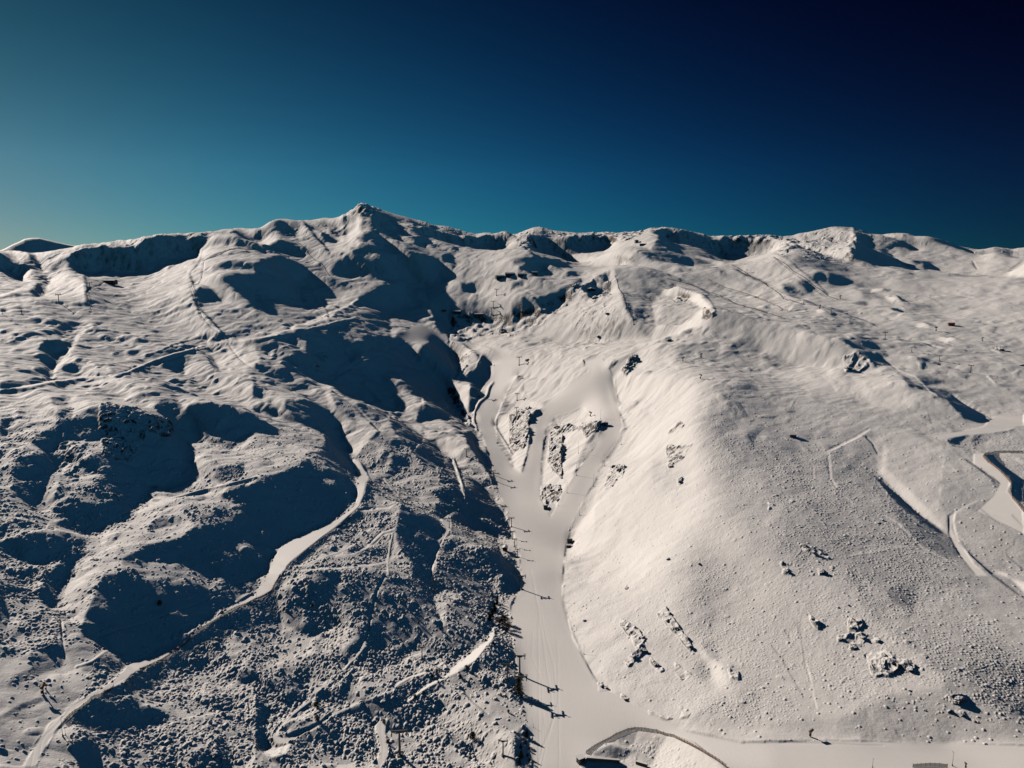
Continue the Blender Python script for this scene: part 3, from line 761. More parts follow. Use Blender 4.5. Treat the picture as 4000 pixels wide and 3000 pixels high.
C1 p d 6: 800,1170 930,1110 1200,1080 1320,1090 1400,1030 1600,940 1500,1060 1520,1200 1450,1300 1300,1350 1180,1340 1150,1280 1160,1240 1050,1270 1020,1300 900,1260
C1 L W 22: 1320,1085 1400,1020 1500,950 1640,880
C1 P F 3: 1030,1300 1060,1260 1150,1235 1130,1290 1120,1380 1150,1480 1150,1560 1080,1659 1020,1640 1070,1540 1060,1450
C1 p D 4: 1000,1300 1030,1310 1060,1450 1060,1530 1010,1640 1000,1500
C1 p d 4: 1150,1500 1200,1560 1250,1659 1090,1659 1150,1580
C1 p m 8: 720,1240 850,1280 1000,1310 1040,1440 1040,1500 950,1640 800,1540 720,1540 740,1400
C1 p d 6: 560,1420 700,1240 740,1300 730,1540 650,1530 580,1480
C1 p m 8: 300,1560 500,1490 660,1540 700,1659 250,1659
C1 p D 4: 100,1550 250,1530 350,1480 300,1560 250,1640 130,1600
C1 p W 4: 50,1530 130,1460 170,1480 300,1460 250,1530 150,1560
C1 p M 8: 1180,1370 1400,1330 1560,1290 1640,1400 1650,1500 1620,1659 1260,1659 1250,1500 1180,1440
C1 p F 10: 1540,1120 1800,1180 2100,1300 2200,1400 2200,1659 1900,1659 1680,1400 1560,1250
C1 p d 6: 1640,1360 1720,1400 1900,1480 1900,1600 1800,1570 1750,1500 1650,1440
C1 p F 6: 1640,1480 1750,1500 1900,1659 1720,1600 1620,1540
C1 p d 4: 1520,1060 1560,1060 1640,1140 1560,1240 1500,1200
C1 l d 12: 1800,1000 1880,1100 2000,1200
C1 p f 10: 2060,1300 2200,1350 2212,1659 2060,1659 2080,1450
C1 p D 4: 0,1000 100,1000 200,1060 150,1200 60,1300 140,1440 60,1520 0,1600
C1 p m 8: 0,960 100,1000 250,1080 230,1160 120,1160
C1 p D 4: 230,1300 330,1260 500,1290 380,1360 230,1380
C1 p F 5: 2140,240 2212,190 2212,500 2190,500 2180,320
C1 p D 5: 2120,180 2212,130 2212,190 2140,230
# ---------------- C2
C2 p D 3: -100,-200 30,0 90,50 105,115 20,140 0,160 -100,150
C2 p F 8: 0,180 105,120 220,0 420,0 450,300 560,700 740,980 1400,1300 1450,1340 1350,1350 1060,1310 900,1370 640,1530 500,1659 190,1659 190,1350 130,1150 110,900 40,650 0,500
C2 p D 4: 0,500 20,580 50,680 80,750 130,980 130,1130 60,1100 0,1050
C2 p d 6: -50,560 40,680 60,800 70,980 -50,1000
C2 p D 3: 20,1380 70,1310 130,1300 180,1330 190,1560 180,1659 30,1659 0,1440
C2 l m 30: 430,240 470,380 540,540 620,720 700,880
C2 p B 6: 450,220 560,200 560,540 720,830 740,900 640,740 540,500
C2 p F 30: 1150,-100 2300,-100 2300,700 1200,600
C2 p B 26: 450,-100 1520,-100 1560,250 1300,560 1050,700 800,800 700,800 540,520 450,230
C2 p f 18: 1300,450 1550,350 1560,600 1700,750 1760,1000 1500,1300 1200,1200 850,950 780,800 1000,600
C2 p G 22: 1600,20 1800,100 1700,250 1560,420 1480,400 1550,200
C2 p m 14: 1620,560 1850,560 1800,750 1700,700
C2 p F 20: 1700,300 2212,250 2212,1000 1900,950 1800,700
C2 p m 20: 1500,750 1680,790 1720,900 1600,880
C2 p d 4: 950,410 985,420 960,450
C2 p D 3: 990,110 1020,90 1000,130 970,135
C2 p D 2: 1110,545 1150,510 1145,560
C2 p D 3: 1140,610 1160,640 1100,720 1040,725 1080,680 1120,600
C2 p D 4: 640,1580 900,1600 1000,1659 640,1659 650,1610
C2 p d 4: 720,1510 860,1470 1040,1520 1060,1540 950,1600 800,1570 700,1550
C2 p G 4: 900,1400 1080,1350 1060,1440 1000,1480 940,1460
C2 p F 6: 1090,1360 1340,1380 1300,1480 1220,1600 1180,1659 1000,1560 1080,1450
C2 p W 8: 1340,1400 1480,1440 1700,1560 1850,1659 1200,1659 1260,1520
C2 l D 5: 640,1530 760,1450 900,1370 1060,1325
C2 p f 8: 1450,1300 2212,1480 2212,1659 1900,1659 1600,1500 1400,1380
C2 p f 8: 520,1580 560,1550 630,1560 620,1659 500,1659
C2 l d 4: 830,1000 1000,1090 1200,1210 1430,1310
C2 l D 4: 1590,740 1650,780 1700,820 1720,880
# ---------------- C3
C3 p F 10: 0,1300 400,1440 1000,1470 1600,1520 2000,1659 0,1659
C3 l G 10: 100,1440 600,1450 1000,1470
C3 p F 24: 0,0 600,0 850,300 1300,700 1550,880 1500,1000 1000,1050 700,1200 0,1300
C3 p f 30: -100,0 280,0 250,300 100,330 -100,300
C3 p G 16: 1000,100 1300,60 1250,320 1050,200
C3 p G 25: 1750,750 2212,800 2212,1300 2050,1150 1700,1000
C3 p m 25: 700,1200 1200,1050 1650,1080 1700,1350 1500,1500 900,1450 600,1320
C3 l B 12: 300,280 400,180 520,60
C3 l m 12: 290,300 270,400 280,560 320,800 370,950 400,1130
C3 l W 14: 335,760 370,880 400,1060 430,1150
C3 l D 8: 255,380 270,500
C3 l d 8: 60,380 130,450 200,550
C3 l d 7: 20,590 120,720 250,950 310,1060
C3 p D 2: 320,300 380,370 440,430 430,470 390,410 330,330
C3 p D 2: 780,100 830,70 800,130
C3 p D 2: 670,150 710,185 750,200 700,195
C3 p D 2: 170,0 240,40 200,30
C3 l d 7: 1090,1130 1140,1200 1130,1280
C3 l d 5: 1010,1350 1020,1410
C3 l d 5: 1110,1330 1125,1380
C3 l d 5: 1220,1340 1290,1450
C3 l d 5: 1370,1280 1390,1380
C3 l d 5: 1480,1290 1500,1350
C3 p D 3: 1570,1060 1640,1040 1720,1080 1690,1105 1600,1100
C3 p W 8: 1950,0 2050,0 2212,160 2212,60
C3 p D 3: 1940,0 1990,20 2212,180 2212,190 2050,80
C3 p d 14: 2080,1130 2212,1120 2212,1230 2120,1200
"""
# ------------------------------------------------------------------ projection between the photograph and the world
CP, SP = math.cos(PITCH), math.sin(PITCH)
def project(x, y, z):
    f = y * CP - z * SP
    up = y * SP + z * CP
    return U0 + F_PX * x / f, V0 - F_PX * up / f
def dep_slope(phi, v):
    """height over ground range for azimuth phi and picture row v"""
    k = (V0 - v) / F_PX
    c = np.cos(phi)
    return c * (k * CP - SP) / (CP + k * SP)
TILES = {'F': (0, 0, 4000 / 2212.), 'A0': (0, 800), 'A1': (1000, 750), 'A2': (2000, 750), 'A3': (3000, 750),
         'B0': (0, 1500), 'B1': (1000, 1500), 'B2': (2000, 1500), 'B3': (3000, 1500),
         'C0': (0, 2250), 'C1': (1000, 2250), 'C2': (2000, 2250), 'C3': (3000, 2250)}
VAL = {'D': -.055, 'd': .05, 'g': .08, 'G': .15, 'm': .24, 'M': .31, 'F': .40, 'f': .48, 'B': .60, 'W': .72, 'X': .85}
def tile_pts(tile, toks):
    o = TILES[tile]; s = o[2] if len(o) > 2 else 1000 / 2212.
    return [(o[0] + float(t.split(',')[0]) * s, o[1] + float(t.split(',')[1]) * s) for t in toks]
# raster of the survey: 2 photograph pixels per sample
RS = 2.0
RX0, RX1, RY0, RY1 = -400, 4400, 740, 3240
RW, RH = int((RX1 - RX0) / RS), int((RY1 - RY0) / RS)
def boxblur(a, r, ax):
    if r < 1: return a
    r = int(r)
    p = np.concatenate([np.repeat(np.take(a, [0], ax), r + 1, ax), a, np.repeat(np.take(a, [-1], ax), r, ax)], ax)
    c = np.cumsum(p, ax, dtype=np.float64)
    n = a.shape[ax]; w = 2 * r + 1
    return ((np.take(c, np.arange(w, w + n), ax) - np.take(c, np.arange(0, n), ax)) / w).astype(a.dtype)
def blur(a, s):
    r = s / 1.0
    if r < 0.6: return a
    for _ in range(2):
        a = boxblur(a, max(1, round(r * .8)), 0); a = boxblur(a, max(1, round(r * .8)), 1)
    return a
def poly_mask(pts, soft):
    P = np.array([((x - RX0) / RS, (y - RY0) / RS) for x, y in pts])
    pad = int(soft * 3 + 3)
    x0, y0 = np.maximum(np.floor(P.min(0)).astype(int) - pad, 0)
    x1 = min(int(P[:, 0].max()) + pad, RW - 1); y1 = min(int(P[:, 1].max()) + pad, RH - 1)
    if x1 <= x0 or y1 <= y0: return None
    gx = np.arange(x0, x1 + 1)[None, :] + 0.0; gy = np.arange(y0, y1 + 1)[:, None] + 0.0
    m = np.zeros((y1 - y0 + 1, x1 - x0 + 1), bool)
    for (ax, ay), (bx, by) in zip(P, np.roll(P, -1, 0)):
        if ay == by: continue
        c = (gy >= min(ay, by)) & (gy < max(ay, by))
        xi = ax + (gy - ay) * (bx - ax) / (by - ay)
        m ^= c & (gx < xi)
    return x0, y0, blur(m.astype(np.float32), soft)
def line_mask(pts, width, soft):
    P = np.array([((x - RX0) / RS, (y - RY0) / RS) for x, y in pts])
    hw = width / 2
    pad = int(hw + soft * 3 + 3)
    x0, y0 = np.maximum(np.floor(P.min(0)).astype(int) - pad, 0)
    x1 = min(int(P[:, 0].max()) + pad, RW - 1); y1 = min(int(P[:, 1].max()) + pad, RH - 1)
    if x1 <= x0 or y1 <= y0: return None
    d = np.full((y1 - y0 + 1, x1 - x0 + 1), 1e9, np.float32)
    for (ax, ay), (bx, by) in zip(P[:-1], P[1:]):
        bx0 = int(max(min(ax, bx) - pad, x0)); bx1 = int(min(max(ax, bx) + pad, x1)); by0 = int(max(min(ay, by) - pad, y0)); by1 = int(min(max(ay, by) + pad, y1))
        if bx1 < bx0 or by1 < by0: continue
        gx = np.arange(bx0, bx1 + 1)[None, :] + 0.0; gy = np.arange(by0, by1 + 1)[:, None] + 0.0
        L2 = (bx - ax) ** 2 + (by - ay) ** 2 + 1e-9
        t = np.clip(((gx - ax) * (bx - ax) + (gy - ay) * (by - ay)) / L2, 0, 1)
        q = np.hypot(gx - ax - t * (bx - ax), gy - ay - t * (by - ay))
        s = d[by0 - y0:by1 - y0 + 1, bx0 - x0:bx1 - x0 + 1]
        np.minimum(s, q, out=s)
    return x0, y0, np.clip(hw + .5 - d, 0, 1)
def paint(text, layer, roads=None, lines=None):
    rows = [ln.strip() for ln in text.split('\n') if ln.strip() and ln.strip()[0] != '#']
    def is_broad(ln):
        k = ln.split(); return k[0] == 'F' or (k[1].lower() == 'p' and float(k[3][:-1]) >= 10)
    if roads is not None: rows = [l for l in rows if is_broad(l)] + [l for l in rows if not is_broad(l)]
    for ln in rows:
        h, p = ln.split(':')
        tile, typ, v, w = h.split()
        s = TILES[tile][2] if len(TILES[tile]) > 2 else 1000 / 2212.
        soft = float(w); wr = soft * s / RS
        toks = p.split()
        if typ == 'p' and soft >= 5 and tile != 'F':
            g = soft * 2.5 + 12
            toks = ['%g,%g' % tuple(c - g if c <= 0 else c + g if c >= lim else c for c, lim in zip(map(float, t.split(',')), (2212, 1659))) for t in toks]
            wr *= 1.3
        if typ == 'e':
            (cx, cy), = tile_pts(tile, toks[:1]); rx, ry = [float(q) * s for q in toks[1].split(',')]
            m = poly_mask([(cx + rx * math.cos(k * .3927), cy + ry * math.sin(k * .3927)) for k in range(16)], wr)
        elif typ in 'pP': m = poly_mask(tile_pts(tile, toks), wr)
        else: m = line_mask(tile_pts(tile, toks), wr, 0)
        if m is None: continue
        x0, y0, a = m
        if lines is not None and typ in 'lL' and soft < 20:
            lm = line_mask(tile_pts(tile, toks), wr * (1.0 if v in 'DdgGm' else 1.1), 0)[2]
            k = (-.42 if v in 'DdgG' else .30) * soft * s * (1 if typ == 'l' else .6) * (1.9 if tile in ('B0', 'B1', 'C0', 'C1') and v in 'mMFfBWX' else 1.8 if typ == 'L' else .45 if tile in ('B3', 'C3', 'B2') else 1)
            sub = lines[y0:y0 + a.shape[0], x0:x0 + a.shape[1]]
            sub += (k - sub) * lm
        vv = VAL[v] if v in VAL else float(v)
        for lay, val in ((layer, vv), (roads, 1.0)) if typ in 'PL' else ((layer, vv),):
            sub = lay[y0:y0 + a.shape[0], x0:x0 + a.shape[1]]
            sub += (val - sub) * a
def sample(layer, u, v):
    x = np.clip((u - RX0) / RS, 0, RW - 1.01); y = np.clip((v - RY0) / RS, 0, RH - 1.01)
    xi = x.astype(np.int32); yi = y.astype(np.int32); fx = (x - xi).astype(np.float32); fy = (y - yi).astype(np.float32)
    return (layer[yi, xi] * (1 - fx) + layer[yi, xi + 1] * fx) * (1 - fy) + (layer[yi + 1, xi] * (1 - fx) + layer[yi + 1, xi + 1] * fx) * fy
SHADE = np.full((RH, RW), .33, np.float32)
ROAD = np.zeros((RH, RW), np.float32)
LINES = np.zeros((RH, RW), np.float32)
paint(PAINT, SHADE, ROAD, LINES)
LINES = blur(LINES, 1.3)
_soft = np.zeros((RH, RW), np.float32)
paint('F p 1 20: 1440,800 1720,800 1800,1000 1840,1300 1600,1400 1380,1330 1250,1230 1290,1120 1400,1050', _soft)
SHADE = SHADE + (blur(SHADE, 34) - SHADE) * _soft
TRK = np.zeros((RH, RW), np.float32)
paint(TRACKS_TXT, TRK)
TRK = blur(TRK, .7)
def layer(*texts):
    a = np.zeros((RH, RW), np.float32)
    for t in texts: paint(t, a)
    return a
PISTE = layer(PISTE_TXT, ISLAND_TXT)
SHRUB = layer(SHRUB_TXT)
ROCKZ = layer(ROCKZ_TXT)
# ------------------------------------------------------------------ skyline and base profile
sk = []
for tile, p in SKYLINE: sk += tile_pts(tile, p.split())
sk = np.array(sorted(sk))
def crest_v(u): return np.interp(u, sk[:, 0], sk[:, 1])
TV = [3060, 3000, 2550, 2250, 1900, 1600, 1400, 1250, 1150, 1050, 960, 900]
TD = [505, 520, 700, 840, 1060, 1300, 1560, 1850, 2150, 2550, 2900, 3100]
NCORE = 1920
NR = 1240
phi_c = np.linspace(rad(-39.5), rad(39.5), NCORE)
dphi = phi_c[1] - phi_c[0]
ext = np.cumsum(dphi * 1.16 ** np.arange(1, 42)); ext = ext[ext < rad(34)]
phi = np.concatenate([phi_c[0] - ext[::-1], phi_c, phi_c[-1] + ext])
t_main = np.linspace(0, 1, NR)
tk = [(3060 - v) / 2160. for v in TV]
lnr = np.interp(t_main, tk, np.log(TD))
ker = np.ones(61) / 61
lnr = np.convolve(np.pad(lnr, 30, mode='reflect', reflect_type='odd'), ker, 'valid')
r_main = np.exp(lnr)
near = r_main[0] * np.exp(-np.cumsum(0.012 * 1.06 ** np.arange(40)))[::-1]; near = near[near > 60]
far = r_main[-1] + np.cumsum(8.0 * 1.11 ** np.arange(46))
rr = np.concatenate([near, r_main, far])
tt = np.concatenate([np.interp(near, [near[0], r_main[0]], [-.25, 0]), t_main, np.ones(len(far))])
J, I = len(rr), len(phi)
JM = len(near)
R2 = rr[:, None]; PH = phi[None, :]
uc = U0 + F_PX * np.tan(np.clip(phi, -1.1, 1.1)) / (CP + .0)
vtop = crest_v(np.clip(uc, -200, 4200))
# where a dark wall closes the far side, the ground in front of it ends lower: foot of the wall by picture column
WALLU = [-300, 0, 100, 112, 285, 300, 393, 488, 565, 678, 768, 800, 815, 1630, 1640, 1700, 1790, 1860, 1930, 1990, 2010, 2066, 2078, 2108, 2167, 2226, 2316, 2371, 2393, 2400, 2560, 2574, 2610, 2678, 2750, 2854, 3000, 3027, 3040]
WALLV = [1040, 1044, 1040, 0, 0, 1045, 1035, 1012, 999, 985, 967, 945, 0, 0, 890, 915, 945, 965, 975, 972, 0, 0, 930, 967, 982, 976, 975, 967, 949, 0, 0, 940, 951, 956, 971, 978, 985, 994, 0]
vfoot = np.interp(uc, WALLU, WALLV)
wd_ = np.maximum(vfoot - vtop - 4, 0)
for _ in range(2): wd_ = np.convolve(np.pad(wd_, 8, mode='edge'), np.ones(17) / 17, 'valid')
vc = vtop + 4 + wd_
kk = np.ones(25) / 25
vcs = vc
for _ in range(3): vcs = np.convolve(np.pad(vcs, 40, mode='edge'), np.ones(81) / 81, 'valid')
_b = np.clip((tt[:, None] - .955) / .045, 0, 1) ** 2
vb = 3060 - (3060 - (vcs[None, :] * (1 - _b) + vc[None, :] * _b)) * tt[:, None]
TS = dep_slope(PH, np.minimum(vb, 3300))
TS[:JM] = TS[JM]                      # below the frame the ground keeps its level
zb = TS * R2
zb[:JM] = zb[JM] + (rr[:JM, None] - rr[JM]) * 0.06
drf = (rr - r_main[-1])[:, None]
zb = np.where(drf > 0, zb[JM + NR - 1][None, :] - drf * 0.30 - (drf ** 2) * 1e-5, zb)
X = R2 * np.sin(PH); Y = R2 * np.cos(PH)
sun_s = (-math.sin(SUN_AZ), -math.cos(SUN_AZ))
SR = (sun_s[0] * np.sin(PH) + sun_s[1] * np.cos(PH)) + 0 * R2
ST = (sun_s[0] * np.cos(PH) - sun_s[1] * np.sin(PH)) + 0 * R2
# ------------------------------------------------------------------ heights that give every slope its aspect
KA = 0.5
def mu_field():
    a = np.full((RH, RW), .10, np.float32)
    paint('F p .38 18: 1240,760 1480,740 1640,900 1800,1300 1800,1620 1250,1620 1180,1250\nF p .3 6: 1140,1700 1110,1250 1040,950 1060,800 1330,800 1340,950 1220,1200 1300,1480 1500,1590 2260,1600 2260,1720', a)
    uu, vv = project(X, Y, zb)
    return sample(a, uu, vv)
def grads(z, r, p):
    dr = np.diff(r)[:, None]; dp = np.diff(p)[None, :]
    gr = np.diff(z, axis=0) / dr
    gt = np.diff(z, axis=1) / (r[:, None] * dp)
    return gr, gt
def centre(gr, gt): return .5 * (gr[:, 1:] + gr[:, :-1]), .5 * (gt[1:] + gt[:-1])
def solve(stride, d0, q, wq, iters):
    MU = MUF[::stride, ::stride][:-1, :-1]
    r = rr[::stride]; p = phi[::stride]
    dr = np.diff(r)[:, None]; rdp = r[:, None] * np.diff(p)[None, :]
    a = SR[::stride, ::stride][:-1, :-1]; b = ST[::stride, ::stride][:-1, :-1]
    sc = r[:, None]
    anch = (1. / KA) ** 2 * (stride * 0.0012) ** 2 / (stride * 0.0012) ** 2
    lam = LAM[::stride, ::stride]
    def A(y):
        d = y * sc
        gr = np.diff(d, axis=0) / dr; gt = np.diff(d, axis=1) / rdp
        cr, ct = centre(gr, gt)
        e = (a * cr + b * ct) * wq
        o = (-b * cr + a * ct) * MU * wq
        # adjoint
        c_r = a * e - b * o * MU; c_t = b * e + a * o * MU
        Gr = np.zeros_like(gr); Gt = np.zeros_like(gt)
        Gr[:, 1:] += .5 * c_r; Gr[:, :-1] += .5 * c_r
        Gt[1:] += .5 * c_t; Gt[:-1] += .5 * c_t
        Gr += 0.002 * gr; Gt += 0.002 * gt
        out = np.zeros_like(d)
        t1 = Gr / dr; out[1:] += t1; out[:-1] -= t1
        t2 = Gt / rdp; out[:, 1:] += t2; out[:, :-1] -= t2
        return out * sc + lam * y
    e = q * wq
    c_r = a * e; c_t = b * e
    rhs = np.zeros((len(r), len(p)))
    Gr = np.zeros((len(r) - 1, len(p))); Gt = np.zeros((len(r), len(p) - 1))
    Gr[:, 1:] += .5 * c_r; Gr[:, :-1] += .5 * c_r
    Gt[1:] += .5 * c_t; Gt[:-1] += .5 * c_t
    t1 = Gr / dr; rhs[1:] += t1; rhs[:-1] -= t1
    t2 = Gt / rdp; rhs[:, 1:] += t2; rhs[:, :-1] -= t2
    rhs *= sc
    # Jacobi preconditioner
    dg = np.zeros_like(rhs)
    t = 1 / dr ** 2 * np.ones((1, len(p))); dg[1:] += t; dg[:-1] += t
    t = 1 / rdp ** 2; dg[:, 1:] += t; dg[:, :-1] += t
    dg = dg * sc ** 2 * .6 + lam
    y = d0 / sc
    res = rhs - A(y); zv = res / dg; pk = zv.copy(); rz = (res * zv).sum()
    for it in range(iters):
        Ap = A(pk); al = rz / (pk * Ap).sum()
        y += al * pk; res -= al * Ap
        zv = res / dg; rz2 = (res * zv).sum(); pk = zv + rz2 / rz * pk; rz = rz2
    return y * sc
def upsample(d, s_from, s_to):
    r0 = rr[::s_from]; p0 = phi[::s_from]; r1 = rr[::s_to]; p1 = phi[::s_to]
    ri = np.clip(np.searchsorted(r0, r1) - 1, 0, len(r0) - 2); rf = ((r1 - r0[ri]) / (r0[ri + 1] - r0[ri]))[:, None]
    pi = np.clip(np.searchsorted(p0, p1) - 1, 0, len(p0) - 2); pf = ((p1 - p0[pi]) / (p0[pi + 1] - p0[pi]))[None, :]
    rf = np.clip(rf, 0, 1.5); pf = np.clip(pf, 0, 1.5)
    g = d[ri] * (1 - rf) + d[ri + 1] * rf
    return g[:, pi] * (1 - pf) + g[:, pi + 1] * pf
sel, cel = math.sin(SUN_EL), math.cos(SUN_EL)
def target_q(stride, delta):
    z = (zb[::stride, ::stride] + delta)
    x = X[::stride, ::stride]; y = Y[::stride, ::stride]
    u, v = project(x, y, z)
    c = sample(SHADE, u, v)
    # the foot of a shaded slope lies inside the shadow it casts
    c2 = np.minimum(sample(SHADE, u + 13, v + 8), .22)
    c = np.where(c < .02, np.maximum(c, c2), c)
    # ground that falls away from the lens cannot be seen there: cap what the far backlit slopes can show
    c = np.minimum(c, .43 + 1.3 * (1 + SR[::stride, ::stride]) + .5 * np.clip(.75 - tt[::stride], 0, 1)[:, None])
    c = .25 * (c[1:, 1:] + c[:-1, 1:] + c[1:, :-1] + c[:-1, :-1])
    gr, gt = grads(z, rr[::stride], phi[::stride]); cr, ct = centre(gr, gt)
    a = SR[::stride, ::stride][:-1, :-1]; b = ST[::stride, ::stride][:-1, :-1]
    zt = np.clip(-b * cr + a * ct, -.8, .8)
    K = np.sqrt(1 + zt ** 2)
    Rr = np.sqrt((cel * K) ** 2 + sel ** 2); psi = np.arctan2(sel, cel * K)
    ps = K * np.tan(np.arcsin(np.clip(c * K / Rr, -.6, .97)) - psi)
    ps = np.clip(ps, -.85, 1.1)
    gb, gtb = grads(zb[::stride, ::stride], rr[::stride], phi[::stride]); cb, ctb = centre(gb, gtb)
    w = W0[::stride, ::stride][:-1, :-1]
    return (ps - (a * cb + b * ctb)), w
MUF = mu_field()
# weights: only the ground in the picture is shaped; near the skyline heights stay put
W0 = np.ones((J, I)); W0[:JM] = .05; W0[JM + NR - 2:] = .02
tcl = np.clip((tt - .80) / .2, 0, 1)[:, None]
LAM0 = (1 / KA) ** 2 * (1 + 0 * tcl ** 2)
LAM0 = LAM0 + 0 * PH
LAM0[JM + NR - 2:] *= 8
W0 = W0 + 0 * PH
W0[:, phi < rad(-41)] = .05; W0[:, phi > rad(41)] = .05
W0 = W0 ** .5
delta = None; prev = None
for stride, loops, iters in LEVELS:
    LAM = LAM0
    if delta is None: delta = np.zeros((len(rr[::stride]), len(phi[::stride])))
    else: delta = upsample(delta, prev, stride)
    for k in range(loops):
        q, w = target_q(stride, delta)
        nd = solve(stride, delta, q, w, iters)
        delta = delta + (nd - delta) * (0.6 if k < loops - 1 or loops == 1 else .7)
    prev = stride
if prev > 1: delta = upsample(delta, prev, 1)
Z = zb + delta
# keep the skyline where it is: shift the far ground so that each column's highest line of sight meets it
def fix_skyline(Z, sm, t0):
    sl = Z / R2
    top = sl[JM + NR // 2:].max(0)
    dlt = dep_slope(phi, vc) - top
    for _ in range(2): dlt = np.convolve(np.pad(dlt, sm // 2, mode='edge'), np.ones(sm) / sm, 'valid')
    wt = np.clip((tt - t0) / (1 - t0) / .9, 0, 1)[:, None]; wt = wt * wt * (3 - 2 * wt)
    return Z + R2 * dlt[None, :] * wt
Z = fix_skyline(Z, 71, .80)
Z = fix_skyline(Z, 9, .94)
wall_h = R2 * np.maximum(dep_slope(phi, vtop) - dep_slope(phi, vc), 0)[None, :]
_rs = np.random.RandomState(4)
jag = np.interp(phi, phi[::45], _rs.rand(len(phi[::45]))) * 70 + np.interp(phi, phi[::12], _rs.rand(len(phi[::12]))) * 8
wall_t = np.clip((R2 - 2955 - jag[None, :]) / (25 + .85 * wall_h[JM + NR - 40][None, :]), 0, 1)
WALLM = np.clip(wall_h / 30, 0, 1) * (wall_t > 0) * (R2 < 3300)
Z = Z + wall_h * wall_t * (1 - .12 * np.sin(wall_t * 6.28))
print('delta range', (delta / R2).min(), (delta / R2).max())
_gr, _gt = grads(Z, rr, phi); _cr, _ct = centre(_gr, _gt)
_q, _w = target_q(1, delta); _p = (SR[:-1, :-1] * _cr + ST[:-1, :-1] * _ct)
_gb, _gtb = grads(zb, rr, phi); _cb, _ctb = centre(_gb, _gtb); _pb = (SR[:-1, :-1] * _cb + ST[:-1, :-1] * _ctb)
_s = (slice(JM, JM + NR - 1), slice(60, -60))
print('target slope rms', (_q + _pb)[_s].std(), 'error rms', ((_p - _pb - _q)[_s]).std())
# ------------------------------------------------------------------ fine relief: wind ripples, snow-covered shrubs, rocks
def hash2(i, j, seed):
    h = (i.astype(np.int64) * 374761393 + j.astype(np.int64) * 668265263 + seed * 1442695041) & 0xffffffff
    h = ((h ^ (h >> 13)) * 1274126177) & 0xffffffff
    return ((h ^ (h >> 16)) & 0xffff).astype(np.float32) / 65535.
def perlin(x, y, seed):
    xi = np.floor(x); yi = np.floor(y); fx = (x - xi).astype(np.float32); fy = (y - yi).astype(np.float32)
    xi = xi.astype(np.int64); yi = yi.astype(np.int64)
    ux = fx * fx * (3 - 2 * fx); uy = fy * fy * (3 - 2 * fy)
    def g(a, b):
        an = hash2(xi + a, yi + b, seed) * 6.2832
        return np.cos(an) * (fx - a) + np.sin(an) * (fy - b)
    return ((g(0, 0) * (1 - ux) + g(1, 0) * ux) * (1 - uy) + (g(0, 1) * (1 - ux) + g(1, 1) * ux) * uy) * 1.4
def domes(x, y, seed, rmin, rmax, dens):
    """rounded bumps, one per jittered cell: height 0..1 and only where the density allows"""
    xi = np.floor(x).astype(np.int64); yi = np.floor(y).astype(np.int64)
    h = np.zeros(x.shape, np.float32)
    for a in (-1, 0, 1):
        for b in (-1, 0, 1):
            cx = xi + a; cy = yi + b
            r1 = hash2(cx, cy, seed + 3); keep = hash2(cx, cy, seed + 4) < dens
            px = cx + .15 + .7 * hash2(cx, cy, seed + 1); py = cy + .15 + .7 * hash2(cx, cy, seed + 2)
            R = rmin + (rmax - rmin) * r1 * r1
            d2 = ((x - px) ** 2 + (y - py) ** 2) / (R * R)
            hh = np.sqrt(np.clip(1 - d2, 0, 1)) * R * keep
            h = np.maximum(h, hh.astype(np.float32))
    return h
u_, v_ = project(X, Y, Z)
inside = (tt >= -.2)[:, None]
mP = sample(PISTE, u_, v_); mR = sample(ROAD, u_, v_); mS = sample(SHRUB, u_, v_); mK = sample(ROCKZ, u_, v_); cS = sample(SHADE, u_, v_)
smooth_ = np.clip(1 - np.maximum(mP, mR), 0, 1)
drow = np.gradient(rr)[:, None]
mLs = sample(blur(np.abs(LINES), 2.0), u_, v_)
def lod(lam): return np.clip((lam / drow - 1.5) / 2.5, 0, 1)
warp = perlin(X / 60, Y / 60, 5) * 12
N = np.zeros_like(Z)
for lam, amp, sd_ in ((150, .030, 11), (70, .035, 12), (34, .040, 13), (16, .045, 14), (8, .05, 15), (4.2, .05, 16)):
    a = amp * lod(lam)
    if lam > 60: nn = perlin(X / lam, Y / lam, sd_)
    else:
        nn = perlin((X + warp) / lam, (Y - warp) / lam, sd_)
    far_ = np.clip((R2 - 500) / 1500, .35, 1)
    N += nn * lam * a * far_
N *= smooth_ * .9 + .03 + .07 * np.clip(mR, 0, 1)
# drifts and shallow gullies, drawn out along the fall of the wind
ca, sa = math.cos(.5), math.sin(.5)
XA = X * ca + Y * sa; YA = -X * sa + Y * ca
pt = np.clip(perlin(X / 150, Y / 150, 31) * 1.4 + .55, 0, 1)
far2 = np.clip((R2 - 800) / 700, np.clip(.55 - PH * 1.2, .1, .6), 1)
dr1 = perlin((XA + warp) / 75, (YA + warp * .6) / 24, 32); dr2 = perlin((XA + warp) / 34, (YA - warp * .5) / 11, 33)
dr3 = perlin(X / 48 + 3, Y / 48, 34); dr4 = perlin((X - warp) / 19, (Y + warp) / 19 + 5, 35)
spots = np.clip(dr3 * 2.2 - .35, 0, 1) * 2.6 + np.clip(dr4 * 2 - .3, 0, 1) * 1.3
rib = np.clip(.55 - np.abs(perlin((X + warp * 1.5) / 52, (Y + warp) / 52, 36)) * 2.2, -.3, .55)
N += -rib * 1.5 * lod(40) * smooth_ * np.clip(.8 - PH * 1.2, .12, 1) * np.clip((R2 - 550) / 400, .3, 1.3)
N += (dr1 * 1.6 * pt * lod(24) + dr2 * .8 * (1.2 - pt) * lod(12) + spots * lod(19) * (.45 + pt)) * smooth_ * far2 * np.clip(1.15 - PH * .9, .4, 1.5)
